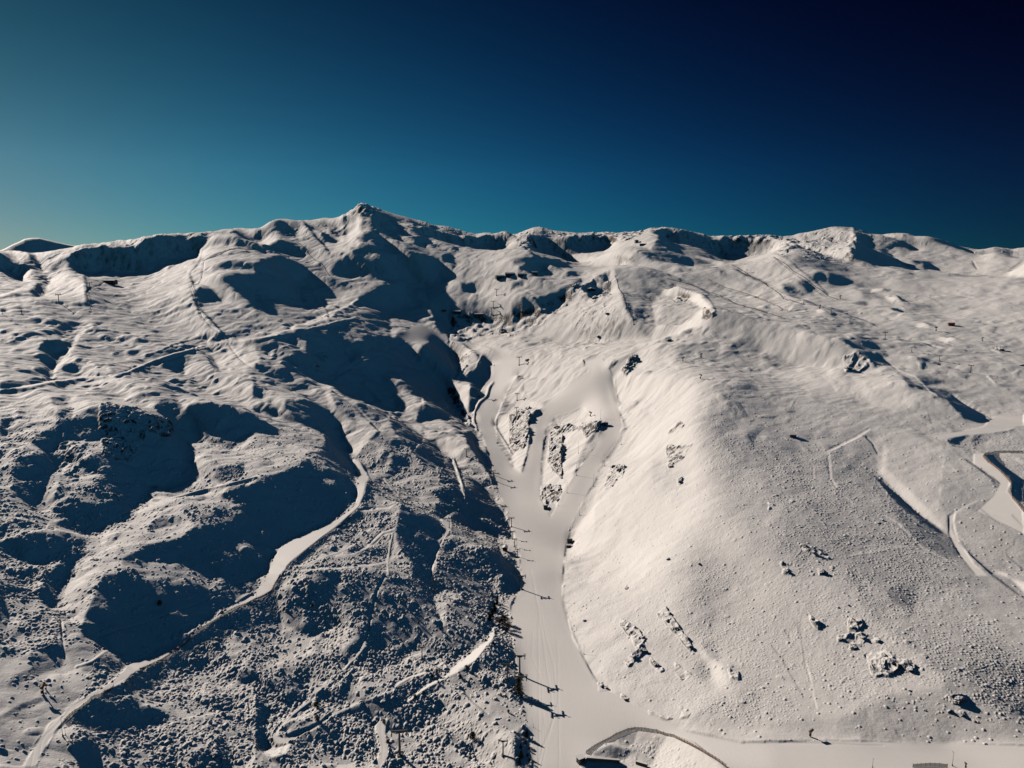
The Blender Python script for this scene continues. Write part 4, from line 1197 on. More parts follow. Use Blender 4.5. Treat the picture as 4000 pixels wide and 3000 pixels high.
# shrubs buried in snow
clump = np.clip(.5 + 1.5 * perlin(X / 40, Y / 40, 41) + .9 * perlin(X / 14, Y / 14, 42), 0, 1)
hS = np.clip(1.25 - cS * 1.9, .35, 1) * np.clip(.5 + cS * 3.2, .45, 1) * np.clip(1 - (u_ - 2050) / 250, .5, 1)      # low cushions on the sunny side
dS = np.clip(mS * (0.25 + 1.2 * clump), 0, 1) * smooth_ * np.clip(1 - mLs * .8, 0, 1)
cell = 4.3
wx = perlin(X / 3.4, Y / 3.4, 44) * .7 + perlin(X / 9, Y / 9, 46) * 2; wy = perlin(X / 3.4 + 9, Y / 3.4, 45) * .7 + perlin(X / 9, Y / 9 + 5, 47) * 2
rag = np.clip(.92 + .5 * perlin(X / 2.2, Y / 2.2, 48) * lod(4), .6, 1.35)
west = np.clip(1 - (u_ - 2050) / 250, 0.12, 1)
west = np.maximum(west, (v_ > 2840) & (u_ > 2280) & (u_ < 2900))
sh = domes((X + wx) / cell, (Y + wy) / cell, 50, .22, .62, dS * west) * cell * 1.0
east = np.clip((u_ - 2050) / 250, 0, 1)
sh2 = domes((X + wx * .7) / 2.3 + 7.3, (Y + wy * .7) / 2.3, 60, .25, .55, np.clip(dS * (.9 + 1.1 * east), 0, 1)) * 2.1 * (.9 + .35 * east)
big = domes((X + wx * 1.3) / 9.0, (Y + wy * 1.3) / 9.0 + 3, 70, .18, .42, np.clip(mS - .75, 0, 1) * 1.2 * (west > .5) * clump * smooth_) * 9 * .7
N += np.maximum(np.maximum(sh, sh2), big) * lod(5.0) * hS * rag
# sparse tussocks over the whole mountain
sp = domes(X / 7.0, Y / 7.0, 80, .10, .22, .35 * smooth_ * np.clip(1.2 - mS, 0, 1)) * 7 * .5
N += sp * lod(5)
# rocks breaking through
mK = np.maximum(mK, WALLM * .32)
mK = np.clip(mK * 1.5 - (.35 + .75 * perlin(X / 15, Y / 15, 95) + .5 * perlin(X / 6, Y / 6, 96)), 0, 1) * (mK > .02)
kk1 = np.abs(perlin(X / 11, Y / 11, 91)); kk2 = np.abs(perlin(X / 5, Y / 5, 92)); kk3 = perlin(X / 24, Y / 24, 93)
rk = (np.clip(.55 - kk1, 0, 1) * 7 * lod(11) + np.clip(.5 - kk2, 0, 1) * 3.2 * lod(5.5) + kk3 * 5)
scaleK = np.clip(R2 / 1100, .5, 2.2)
N += rk * mK * scaleK * .8 * np.clip(smooth_ + .2, 0, 1)
# groomed ground is rolled even
def gblur(a, n, k=2):
    for _ in range(k): a = boxblur(boxblur(a, n, 0), n, 1)
    return a
wP = gblur((mP + 0 * Z), 7)
Z = Z + (gblur(Z, 12) - Z) * np.clip(wP * 1.5 - .45, 0, 1)
Z = Z + np.clip(gblur(mR + 0 * Z, 2, 1) * 1.3, 0, 1) * 1.6 * np.clip(R2 / 900, .6, 2.2) * np.clip(1 - (u_ - 1950) / 100, 0, 1)
# tracks, ditches and banks too narrow for the survey
mL = sample(LINES, u_, v_)
N = N * np.clip(1 - np.abs(mL) * .15, .3, 1) + mL * (R2 / F_PX) * 1.0 + sample(TRK, u_, v_) * .35
N[:JM] *= .4
Z = Z + N
Z[:JM + NR - 1] = Z[:JM + NR - 1]
# only the far rows are pulled back to the skyline
# ------------------------------------------------------------------ materials
def newmat(name):
    m = bpy.data.materials.new(name); m.use_nodes = True
    nt = m.node_tree; b = nt.nodes['Principled BSDF']
    return m, nt, b
def simple(name, col, rough=.7, metal=0.0, var=.15, scale=3.0):
    """plain material whose colour wanders a little with a noise texture"""
    m, nt, b = newmat(name)
    n = nt.nodes.new('ShaderNodeTexNoise'); n.inputs['Scale'].default_value = scale
    tc = nt.nodes.new('ShaderNodeTexCoord'); nt.links.new(tc.outputs['Object'], n.inputs['Vector'])
    mx = nt.nodes.new('ShaderNodeMix'); mx.data_type = 'RGBA'
    mx.inputs[6].default_value = (*[c * (1 - var) for c in col], 1); mx.inputs[7].default_value = (*[min(1, c * (1 + var)) for c in col], 1)
    nt.links.new(n.outputs['Fac'], mx.inputs[0]); nt.links.new(mx.outputs[2], b.inputs['Base Color'])
    b.inputs['Roughness'].default_value = rough; b.inputs['Metallic'].default_value = metal
    return m
def snow_material(name, tint=(.81, .795, .77), groom=0.0):
    m, nt, b = newmat(name)
    N_ = nt.nodes.new; Lk = nt.links.new
    geo = N_('ShaderNodeNewGeometry')
    def noise(sc, det=4.0, rough=.55):
        q = N_('ShaderNodeTexNoise'); q.inputs['Scale'].default_value = sc; q.inputs['Detail'].default_value = det
        q.inputs['Roughness'].default_value = rough; Lk(geo.outputs['Position'], q.inputs['Vector']); return q.outputs['Fac']
    def mth(op, a, b_=None, clamp=False):
        q = N_('ShaderNodeMath'); q.operation = op; q.use_clamp = clamp
        for k, x in enumerate((a, b_)):
            if x is None: continue
            if isinstance(x, (int, float)): q.inputs[k].default_value = x
            else: Lk(x, q.inputs[k])
        return q.outputs[0]
    def mix(f, a, b_):
        q = N_('ShaderNodeMix'); q.data_type = 'RGBA'
        Lk(f, q.inputs[0])
        for k, x in ((6, a), (7, b_)):
            if isinstance(x, tuple): q.inputs[k].default_value = (*x, 1)
            else: Lk(x, q.inputs[k])
        return q.outputs[2]
    # old and wind-packed snow vary in whiteness
    f1 = mth('MULTIPLY', noise(.012, 5), 1.0)
    col = mix(f1, tuple(c * .93 for c in tint), tuple(min(.9, c * 1.05) for c in tint))
    fine = noise(.5, 3)
    col = mix(mth('MULTIPLY', mth('SUBTRACT', fine, .35, True), .5), col, tuple(c * .86 for c in tint))
    if not groom:
        at = N_('ShaderNodeAttribute'); at.attribute_name = 'rock'
        ats = N_('ShaderNodeAttribute'); ats.attribute_name = 'shrub'
        sep = N_('ShaderNodeSeparateXYZ'); Lk(geo.outputs['Normal'], sep.inputs[0])
        nz = sep.outputs['Z']
        # bare rock where the ground is too steep to hold snow
        st = mth('SUBTRACT', mth('ADD', .70, mth('MULTIPLY', mth('SUBTRACT', noise(.22, 5, .7), .5), .9)), nz)
        rk = mth('MULTIPLY', mth('MULTIPLY', st, 9.0, True), at.outputs['Fac'], True)
        rcol = mix(noise(.6, 4), (.035, .030, .028), (.16, .13, .11))
        col = mix(rk, col, rcol)
        # twigs and needles show on the steep lee sides of buried shrubs
        st2 = mth('SUBTRACT', mth('ADD', .60, mth('MULTIPLY', mth('SUBTRACT', noise(1.1, 3), .5), .5)), nz)
        tw = mth('MULTIPLY', mth('MULTIPLY', st2, 5.0, True), mth('MULTIPLY', ats.outputs['Fac'], .85), True)
        col = mix(tw, col, (.045, .05, .035))
    Lk(col, b.inputs['Base Color'])
    b.inputs['Roughness'].default_value = .75
    b.inputs['Specular IOR Level'].default_value = .25
    bp = N_('ShaderNodeBump'); bp.inputs['Strength'].default_value = .5 if not groom else .18
    bp.inputs['Distance'].default_value = .55 if not groom else .25
    hN = mth('ADD', noise(.45, 6, .6), mth('MULTIPLY', noise(.09, 3), 2.0))
    if groom > 1:      # corduroy and ski marks run down the piste
        mp = N_('ShaderNodeMapping'); Lk(geo.outputs['Position'], mp.inputs['Vector']); mp.inputs['Scale'].default_value = (1.6, .035, .05)
        q = N_('ShaderNodeTexNoise'); q.inputs['Scale'].default_value = 1.0; q.inputs['Detail'].default_value = 4; Lk(mp.outputs[0], q.inputs['Vector'])
        hN = mth('ADD', mth('MULTIPLY', q.outputs['Fac'], 2.2), mth('MULTIPLY', hN, .7))
    Lk(hN, bp.inputs['Height']); Lk(bp.outputs['Normal'], b.inputs['Normal'])
    return m
SNOW = snow_material('snow')
SNOW_G = snow_material('groomed_snow', groom=1.0)
SNOW_P = snow_material('piste_snow', groom=2.0)
# ------------------------------------------------------------------ ground meshes: one sheet cut along the edges of piste and tracks
def terrain(parts):
    """parts: list of (name, face mask, material)"""
    Jn, In = Z.shape
    gx = np.stack([np.gradient(X, axis=0), np.gradient(Y, axis=0), np.gradient(Z, axis=0)], -1)
    gy = np.stack([np.gradient(X, axis=1), np.gradient(Y, axis=1), np.gradient(Z, axis=1)], -1)
    nrm = np.cross(gy, gx); nrm /= np.linalg.norm(nrm, axis=-1, keepdims=True)
    nrm = nrm.reshape(-1, 3).astype(np.float32)
    idx = np.arange(Jn * In).reshape(Jn, In)
    F4 = np.stack([idx[:-1, :-1], idx[:-1, 1:], idx[1:, 1:], idx[1:, :-1]], -1)
    co = np.stack([X, Y, Z], -1).reshape(-1, 3).astype(np.float32)
    made = []
    for name, fm, mat in parts:
        f = F4[fm].reshape(-1, 4)
        used = np.zeros(Jn * In, bool); used[f.ravel()] = True
        remap = np.cumsum(used) - 1
        ids = np.nonzero(used)[0]; f = remap[f]
        me = bpy.data.meshes.new(name)
        me.vertices.add(len(ids)); me.vertices.foreach_set('co', co[ids].ravel())
        me.loops.add(f.size); me.loops.foreach_set('vertex_index', f.astype(np.int32).ravel())
        me.polygons.add(len(f)); me.polygons.foreach_set('loop_start', (np.arange(len(f)) * 4).astype(np.int32))
        me.polygons.foreach_set('use_smooth', np.ones(len(f), bool))
        me.update()
        for an, arr in (('rock', mK), ('shrub', shrubby)):
            at = me.attributes.new(an, 'FLOAT', 'POINT'); at.data.foreach_set('value', arr.reshape(-1)[ids].astype(np.float32))
        me.normals_split_custom_set_from_vertices(nrm[ids])
        me.materials.append(mat)
        o = bpy.data.objects.new(name, me); scene.collection.objects.link(o); o['kind'] = 'structure'
        made.append(o)
    return made
shrubby = np.clip(dS * 1.5, 0, 1) + 0 * Z
def fc(a): return .25 * (a[1:, 1:] + a[:-1, 1:] + a[1:, :-1] + a[:-1, :-1])
fP = fc(mP + 0 * Z) > .5; fR = (fc(mR + 0 * Z) > .5) & ~fP
core = np.zeros(fP.shape, bool); core[JM - 2:JM + NR, 20:-20] = True
fP &= core; fR &= core
terrain([('snowfield', ~fP & ~fR, SNOW), ('ski_piste', fP, SNOW_P), ('snow_track', fR, SNOW_G)])
# ------------------------------------------------------------------ placing things on the ground
SL = Z / R2
def ground(u, v):
    """the point of the ground seen at picture position (u, v)"""
    k = (V0 - v) / F_PX; a = (u - U0) / F_PX
    fwd = CP + k * SP; s0 = (k * CP - SP) / math.hypot(fwd, a)
    ph = math.atan2(a, fwd)
    i = int(np.clip(np.searchsorted(phi, ph), 1, I - 1)); w = (ph - phi[i - 1]) / (phi[i] - phi[i - 1])
    col = Z[:, i - 1] * (1 - w) + Z[:, i] * w
    sl = col / rr
    j = JM // 2 + int(np.argmax(sl[JM // 2:] >= s0))
    if sl[j] < s0: j = JM + NR - 4
    t = (s0 - sl[j - 1]) / (sl[j] - sl[j - 1] + 1e-9); t = min(max(t, 0), 1)
    r = rr[j - 1] + (rr[j] - rr[j - 1]) * t
    z = col[j - 1] + (col[j] - col[j - 1]) * t
    return Vector((r * math.sin(ph), r * math.cos(ph), z))
def height(x, y):
    r = math.hypot(x, y); ph = math.atan2(x, y)
    j = int(np.clip(np.searchsorted(rr, r), 1, J - 1)); i = int(np.clip(np.searchsorted(phi, ph), 1, I - 1))
    fr = (r - rr[j - 1]) / (rr[j] - rr[j - 1]); fp = (ph - phi[i - 1]) / (phi[i] - phi[i - 1])
    return float((Z[j - 1, i - 1] * (1 - fp) + Z[j - 1, i] * fp) * (1 - fr) + (Z[j, i - 1] * (1 - fp) + Z[j, i] * fp) * fr)
def G(tile, x, y):
    (u, v), = tile_pts(tile, ['%g,%g' % (x, y)])
    return ground(u, v)
def mpp(p): return p.length / F_PX
class MB:
    """collects boxes and tubes, then links them as one mesh"""
    def __init__(s): s.v = []; s.f = []
    def box(s, c, size, rz=0.0, taper=1.0):
        x, y, z = [q / 2 for q in size]; b = len(s.v); ca, sa = math.cos(rz), math.sin(rz)
        for dz, k in ((-z, 1.0), (z, taper)):
            for dx, dy in ((-x, -y), (x, -y), (x, y), (-x, y)):
                s.v.append((c[0] + (dx * ca - dy * sa) * k, c[1] + (dx * sa + dy * ca) * k, c[2] + dz))
        s.f += [tuple(b + q for q in f) for f in ((3, 2, 1, 0), (4, 5, 6, 7), (0, 1, 5, 4), (1, 2, 6, 5), (2, 3, 7, 6), (3, 0, 4, 7))]
        return s
    def tube(s, p, q, r0, r1=None, n=8):
        r1 = r0 if r1 is None else r1
        p = Vector(p); q = Vector(q); d = (q - p).normalized()
        a = d.orthogonal().normalized(); c = d.cross(a); b = len(s.v)
        for o, r in ((p, r0), (q, r1)):
            for k in range(n):
                an = 6.28318 * k / n; s.v.append(tuple(o + a * (r * math.cos(an)) + c * (r * math.sin(an))))
        for k in range(n): s.f.append((b + k, b + (k + 1) % n, b + n + (k + 1) % n, b + n + k))
        s.f.append(tuple(b + k for k in reversed(range(n)))); s.f.append(tuple(b + n + k for k in range(n)))
        return s
    def poly(s, pts, faces):
        b = len(s.v); s.v += [tuple(p) for p in pts]; s.f += [tuple(b + k for k in f) for f in faces]; return s
    def build(s, name, mat, parent=None):
        me = bpy.data.meshes.new(name); me.from_pydata(s.v, [], s.f); me.materials.append(mat); me.update()
        o = bpy.data.objects.new(name, me); scene.collection.objects.link(o); o.parent = parent
        return o
def tag(o, label, cat, group=None):
    o['label'] = label; o['category'] = cat
    if group: o['group'] = group
    return o
def thing(name, loc, label, cat, group=None, rz=0.0):
    o = bpy.data.objects.new(name, None); scene.collection.objects.link(o)
    o.location = loc; o.rotation_euler = (0, 0, rz); o.empty_display_size = 1
    return tag(o, label, cat, group)
def copy_tree(o, parent=None):
    c = o.copy(); scene.collection.objects.link(c); c.parent = parent
    for ch in [k for k in bpy.data.objects if k.parent == o]: copy_tree(ch, c)
    return c
STEEL = simple('grey_steel', (.10, .105, .11), .55, .3)
DARK = simple('dark_metal', (.03, .03, .032), .6, .2)
WOOD = simple('weathered_timber', (.10, .062, .045), .8, 0, .3, 2.0)
STONE = simple('dark_stone', (.12, .105, .095), .9, 0, .35, .6)
NET = simple('brown_netting', (.30, .19, .12), .85, 0, .25, .8)
POSTM = simple('fence_post', (.06, .045, .04), .8, 0, .2, 1)
REDM = simple('red_paint', (.22, .03, .03), .5)
YEL = simple('yellow_paint', (.20, .13, .05), .6)
SNOWCAP = simple('roof_snow', (.80, .795, .79), .85, 0, .03, .3)
GLASS = simple('window_glass', (.03, .04, .05), .15)
CONC = simple('concrete', (.22, .21, .20), .9, 0, .15, .7)
NEEDLE = simple('needles', (.028, .040, .022), .9, 0, .5, 1.3)
TWIG = simple('bare_twigs', (.055, .035, .028), .95, 0, .4, 1.2)
BARK = simple('bark', (.06, .045, .035), .95, 0, .3, 3)
# ------------------------------------------------------------------ chairlift pylons
def make_pylon(h=12.0):
    t = thing('lift_pylon', (0, 0, 0), '', 'lift pylon')
    MB().tube((0, 0, -3), (0, 0, h), .62, .42, 12).build('mast', STEEL, t)
    MB().box((0, 0, .1), (2.2, 2.2, 1.0)).build('foundation', CONC, t)
    MB().box((0, 0, h + .25), (7.2, .7, .6)).box((0, 0, h - .4), (2.2, .5, .8), 0, 1.6).build('crossarm', STEEL, t)
    for s in (-1, 1):
        m = MB().box((s * 3.3, 0, h - .35), (.35, 5.2, .5))
        for k in range(-3, 4): m.tube((s * 3.3 - .25, k * .75, h - .55), (s * 3.3 + .25, k * .75, h - .55), .3, n=8)
        m.build('sheave_train', DARK, t)
        MB().tube((s * 2.7, 0, h + .4), (s * 2.7, 0, h + 1.7), .09).tube((s * 3.6, 0, h + .4), (s * 3.6, 0, h + 1.7), .09).tube((s * 2.5, 0, h + 1.7), (s * 3.8, 0, h + 1.7), .1).build('lifting_frame', STEEL, t)
    m = MB()
    for k in range(int(h / .6)): m.tube((-.25, -.75, k * .6), (.25, -.75, k * .6), .035, n=5)
    m.tube((-.25, -.75, -.5), (-.25, -.75, h), .035, n=5).tube((.25, -.75, -.5), (.25, -.75, h), .035, n=5)
    m.build('ladder', STEEL, t)
    return t
PYL = make_pylon()
first_pyl = [True]
def pylon(u, v, hpx, rz, label, group):
    p = ground(u, v)
    h = min(max(hpx * mpp(p) * 1.04, 8), 24)
    o = PYL if first_pyl[0] else copy_tree(PYL); first_pyl[0] = False
    o.location = p; o.rotation_euler = (0, 0, rz); s = h / 12.0; o.scale = (max(s, .9), max(s, .9), s)
    o['label'] = label; o['group'] = group
    return o
gA = 'chairlift pylons down the scrub slope left of the piste'
pylon(1562, 2952, 88, .10, 'tallest dark T-shaped pylon standing in snowy scrub at the bottom edge', gA)
pylon(1649, 2571, 40, .10, 'T-shaped pylon on the bright scrub knoll above the curved track', gA)
pylon(1698, 2309, 40, .10, 'T-shaped pylon beside the shaded trench above the lit scrub patch', gA)
pylon(1755, 2062, 26, .10, 'small T-shaped pylon at the fork of the pale snow track', gA)
gB = 'chairlift pylons along the left edge of the piste'
pylon(1965, 2951, 52, -.05, 'steel T-shaped pylon on open lit snow beside the dark shaded hollow', gB)
pylon(1982, 2650, 52, -.05, 'slim pylon in shade below the brown leafless trees', gB)
pylon(2034, 2722, 74, -.05, 'pylon whose long H-shaped shadow crosses the lower piste', gB)
pylon(2030, 2632, 66, -.05, 'pylon above the dark conifer with a long shadow on the piste', gB)
pylon(2038, 2302, 50, -.05, 'pylon at the tip of the hill shadow halfway up the piste', gB)
pylon(2003, 2107, 30, -.05, 'pylon just above the white-roofed hut, upper of the close pair', gB)
pylon(2010, 2136, 30, -.05, 'pylon right beside the white-roofed hut, lower of the close pair', gB)
pylon(2022, 2176, 30, -.05, 'short pylon a little below the white-roofed hut', gB)
pylon(1998, 2058, 34, -.05, 'pylon above the white-roofed hut with an arrow-like shadow', gB)
pylon(1822, 1782, 28, -.05, 'small pylon on the smooth lit shoulder left of the gully', gB)
pylon(1798, 1864, 30, -.05, 'small pylon where the narrow ridge track begins', gB)
pylon(1920, 1850, 30, -.05, 'pylon at the shaded gully edge, upper of two with shadows on the run', gB)
pylon(1926, 1870, 30, -.05, 'pylon at the shaded gully edge, lower of two with shadows on the run', gB)
gC = 'chairlift pylons up the middle of the ski area'
for u, v, h, l in ((1873, 1550, 30, 'pylon standing in the shaded hollow left of the curved white road'),
                   (1895, 1416, 14, 'short pylon at the top of the shaded hollow by the road'),
                   (2020, 1564, 26, 'pylon above the rocky island at the top of the piste'),
                   (2018, 1618, 25, 'pylon at the upper tip of the rocky island'),
                   (2028, 1426, 30, 'pylon next to a group of dark boulders on the open slope'),
                   (2030, 1216, 24, 'pylon on the snowfield above the long band of cliffs'),
                   (1939, 1154, 23, 'lone thin pylon below the long dark lodge'),
                   (1927, 1203, 24, 'thin pylon below the lodge, upper of two close together'),
                   (1920, 1229, 25, 'thin pylon below the lodge, lower of two close together')):
    pylon(u, v, h, .1, l, gC)
gD = 'chairlift pylons on the far right snowfields'
for u, v, h, l in ((3791, 1457, 24, 'clearest T-shaped pylon on the right snowfield, casting a thin line shadow'),
                   (3669, 1410, 17, 'T-shaped pylon midway along the right-hand lift line'),
                   (3561, 1376, 17, 'T-shaped pylon just above the dark wind-scoured gully'),
                   (3457, 1324, 22, 'pylon with a long thin shadow left of the snow piles'),
                   (3320, 1257, 13, 'faint small pylon above a dark patch on the right snowfield'),
                   (3248, 1222, 13, 'faint small pylon below the end of the brown fences'),
                   (3139, 1188, 15, 'pylon at the foot of the long diagonal fence line'),
                   (2727, 1034, 11, 'tiny pylon on the crest above the bowl'),
                   (2918, 1066, 11, 'tiny pylon beside the long diagonal fence near the crest')):
    pylon(u, v, h, -.9, l, gD)
gE = 'chairlift pylons on the far left snowfields'
for u, v, h, l in ((230, 1182, 25, 'T-shaped pylon on the bright dome left of the curved fence'),
                   (352, 1134, 24, 'T-shaped pylon close to the dark top station'),
                   (9, 1228, 17, 'T-shaped pylon at the very left edge of the picture'),
                   (85, 1226, 17, 'T-shaped pylon on the far left road')):
    pylon(u, v, h, .9, l, gE)
# ------------------------------------------------------------------ slim masts along the right branch of the run
def make_mast(h=10.0):
    t = thing('snow_lance', (0, 0, 0), '', 'snow lance')
    MB().tube((0, 0, -2), (0, 0, h), .17, .09, 7).build('pole', STEEL, t)
    MB().tube((0, 0, h), (.9, 0, h + .5), .12, .2, 7).build('nozzle_head', DARK, t)
    MB().box((0, 0, .6), (.7, .5, 1.1)).build('control_box', YEL, t)
    return t
MAST = make_mast(); first_m = [True]
ordn = ['first', 'second', 'third', 'fourth', 'fifth', 'sixth', 'seventh', 'eighth', 'ninth', 'tenth']
def mast(u, v, hpx, label, group):
    p = ground(u, v); h = min(max(hpx * mpp(p) * 1.03, 3), 20)
    o = MAST if first_m[0] else copy_tree(MAST); first_m[0] = False
    o.location = p; s = h / 10.; k = max(s ** .3, .7); o.scale = (k, k, s); o.rotation_euler = (0, 0, random.Random(int(u)).uniform(0, 6))
    o['label'] = label; o['group'] = group
for k, (u, v, h) in enumerate([(2227, 2112, 50), (2264, 2014, 43), (2318, 1901, 52), (2362, 1822, 55), (2426, 1738, 56), (2441, 1676, 36)]):
    mast(u, v, h, '%s tall thin mast up the right edge of the narrow right branch' % ordn[k], 'tall thin masts beside the right branch of the run')
for k, (u, v, h) in enumerate([(2180, 1976, 22), (2215, 1926, 40), (2251, 1858, 58), (2259, 1772, 46), (2346, 1638, 38)]):
    mast(u, v, h, '%s thin mast up the left edge of the narrow right branch' % ordn[k], 'tall thin masts beside the right branch of the run')
for u, v, h, l in ((2199, 2352, 22, 'short snow lance at the right edge of the piste where the bank begins'),
                   (2251, 2462, 14, 'small dark lance on the bright bank, above the forked one'),
                   (2281, 2556, 34, 'forked lance at the foot of the bright bank with a thin shadow'),
                   (2213, 2190, 16, 'stub post on the piste edge below the dark double hut'),
                   (2198, 2240, 14, 'lowest stub post on the piste edge below the double hut'),
                   (2084, 2842, 14, 'small lance among bushes at the lower left piste edge'),
                   (245, 2876, 60, 'thin tall mast at the lower end of the road fence'),
                   (256, 2872, 26, 'short thick post beside the tall mast under the road fence'),
                   (3720, 2992, 44, 'bent post on the bottom right run'),
                   (3408, 2998, 30, 'hair-thin marker pole near the bottom right edge')):
    mast(u, v, h, l, 'snow lances and posts beside the runs')
# fan guns
def make_gun():
    t = thing('snow_gun', (0, 0, 0), '', 'snow gun')
    MB().tube((0, 0, -1), (0, 0, 3.2), .3, .22, 8).build('post', STEEL, t)
    MB().tube((-1.1, 0, 3.4), (1.2, 0, 4.1), .75, .62, 12).build('fan_barrel', YEL, t)
    MB().tube((1.15, 0, 4.08), (1.35, 0, 4.14), .7, .7, 12).build('nozzle_ring', DARK, t)
    MB().box((0, .5, 1.2), (.9, .6, 1.4)).build('control_box', DARK, t)
    return t
GUN = make_gun()
for k, (u, v, s, l) in enumerate([(3167, 2880, 1.5, 'snow gun standing alone on the smooth lower right slope'),
                       (170, 2712, 1.9, 'snow gun on a post casting a long shadow on the lower left snow'),
                       (181, 2694, 1.1, 'smaller gun right behind the one with the long shadow'),
                       (3770, 2999, 1.0, 'snow gun cut by the bottom right edge'),
                       (2667, 1412, 2.0, 'snow gun left of the pair on the plateau above the bright flank'),
                       (2739, 1397, 2.0, 'snow gun right of the pair on the plateau above the bright flank'),
                       (2737, 1480, 1.9, 'single snow gun below the pair on the plateau'),
                       (3655, 1294, 2.2, 'small dark gun among the far snow piles'),
                       (3836, 1333, 1.8, 'tiny gun right of the far snow piles'),
                       (3282, 1168, 2.2, 'dark gun at the end of the longest brown fence'),
                       (3203, 1207, 2.2, 'dark gun between two faint pylons'),
                       (2307, 1627, 2.2, 'dark gun on the white knoll between the branches')]):
    o = GUN if k == 0 else copy_tree(GUN)
    o.location = ground(u, v); o.scale = (s, s, s); o.rotation_euler = (0, 0, k * 1.3 + .5); o['label'] = l; o['group'] = 'snow guns on the slopes'
# ------------------------------------------------------------------ huts and lodges
def gable(mb, L, W, h, ro, over=.6):
    """pitched roof slab over a body L x W with eaves at h"""
    x = L / 2 + over; y = W / 2 + over; t = .5
    P = [(-x, -y, h), (x, -y, h), (x, 0, h + ro), (-x, 0, h + ro), (-x, y, h), (x, y, h)]
    Q = [(a, b, c + t) for a, b, c in P]
    return mb.poly(P + Q, [(3, 2, 1, 0), (4, 5, 2, 3), (6, 7, 8, 9), (9, 8, 11, 10), (0, 1, 7, 6), (5, 4, 10, 11), (1, 2, 8, 7), (2, 5, 11, 8), (3, 0, 6, 9), (4, 3, 9, 10)])
def hut(name, u, v, L, W, h, ro, rz, wall, label, cat, nwin=3, wallname='wall', roofmat=None, chim=False, group=None):
    p = ground(u, v)
    t = thing(name, (p.x, p.y, p.z), label, cat, group, rz)
    b = MB().box((0, 0, h / 2 - 1.5), (L, W, h + 3))
    b.poly([(-L / 2, -W / 2, h), (-L / 2, W / 2, h), (-L / 2, 0, h + ro), (L / 2, -W / 2, h), (L / 2, W / 2, h), (L / 2, 0, h + ro)], [(0, 2, 1), (3, 4, 5)])
    b.build('wall', wall, t)
    rf = gable(MB(), L, W, h, ro).build('roof', roofmat or SNOWCAP, t)
    if chim: MB().box((L * .25, W * .15, h + ro + .8), (1.0, 1.0, 2.4)).build('chimney', STONE, rf)
    for s in (-1, 1):
        for k in range(nwin):
            x = (k + .5) / nwin * L - L / 2
            f = MB()
            for dx, dz, sx, sz in ((0, .8, 1.5, .15), (0, -.8, 1.5, .15), (-.7, 0, .15, 1.5), (.7, 0, .15, 1.5)): f.box((x + dx, s * (W / 2 + .06), h * .55 + dz), (sx, .16, sz))
            f = f.build('window', WOOD, t)
            MB().box((x, s * (W / 2 + .03), h * .55), (1.35, .08, 1.45)).build('pane', GLASS, f)
    d = MB().box((L / 2 + .05, 0, 1.1), (.14, 1.3, 2.3)).build('door', WOOD, t)
    MB().tube((L / 2 + .14, .45, 1.1), (L / 2 + .26, .45, 1.1), .07).build('handle', DARK, d)
    return t
hut('white_roofed_hut', 1973, 2152, 7.5, 6, 5.5, 1.6, 1.45, WOOD, 'small hut with a snow-white roof and dark wall at the left piste edge', 'hut', 2)
hut('lift_hut', 2225, 2120, 7, 5.5, 4.6, .8, .1, DARK, 'upper box of the dark double hut on the right piste edge', 'hut', 2, roofmat=DARK, group='the dark double hut')
hut('lift_hut', 2222, 2138, 6.5, 4.5, 3.6, .7, -.05, DARK, 'lower snow-topped box of the dark double hut on the right piste edge', 'hut', 2, group='the dark double hut')
hut('timber_shed', 2131, 1986, 6, 5, 4, .6, .1, DARK, 'small square dark shed at the lower tip of the rock island', 'shed', 2, roofmat=DARK)
hut('ski_lodge', 1953, 1088, 30, 13, 8, 3, .35, STONE, 'long dark lodge, leftmost of the row on the upper snowfield', 'lodge', 6, chim=True)
hut('ski_lodge', 1990, 1077, 28, 13, 7, 3.5, .05, STONE, 'dark lodge adjoining the leftmost one, with a ridged snow roof', 'lodge', 5, chim=True)
hut('chalet', 2037, 1077, 24, 12, 5, 3.5, 0, STONE, 'low dark chalet between the joined lodges and the hut', 'chalet', 4)
hut('chalet', 2088, 1071, 17, 11, 6, 3, .1, STONE, 'rightmost small chalet of the row on the upper snowfield', 'chalet', 3)
hut('avalanche_shelter', 1785, 1222, 28, 10, 5, 3.5, -.35, STONE, 'dark low building on the road ledge above the cliffs', 'building', 4)
hut('stone_house', 1871, 1233, 27, 10, 5.5, 2.0, 0, STONE, 'dark flat building with snow roof at the end of the ledge road', 'building', 4)
hut('service_hut', 1734, 1214, 14, 8, 4, 2, .2, STONE, 'small dark hut left of the ledge road building', 'hut', 3)
hut('summit_hut', 2486, 948, 12, 9, 9, 1.5, .3, CONC, 'small pale grey block hut under the crest', 'hut', 2)
hut('crest_station', 2512, 958, 24, 9, 4, 1.5, 0, DARK, 'flat dark station just right of the grey block hut', 'station', 4, roofmat=DARK)
hut('top_station', 432, 1108, 44, 14, 10, 3, -.25, DARK, 'dark lift station with a block shadow on the left plateau', 'station', 6)
hut('red_hut', 3716, 1272, 12, 7, 4, 2, -.3, REDM, 'small red hut among the snow piles on the right', 'hut', 2, roofmat=REDM)
hut('brown_hut', 3097, 1707, 9, 4, 3.4, 1.0, -.15, WOOD, 'small brown hut alone on the grey slope, long dark shadow', 'hut', 2)
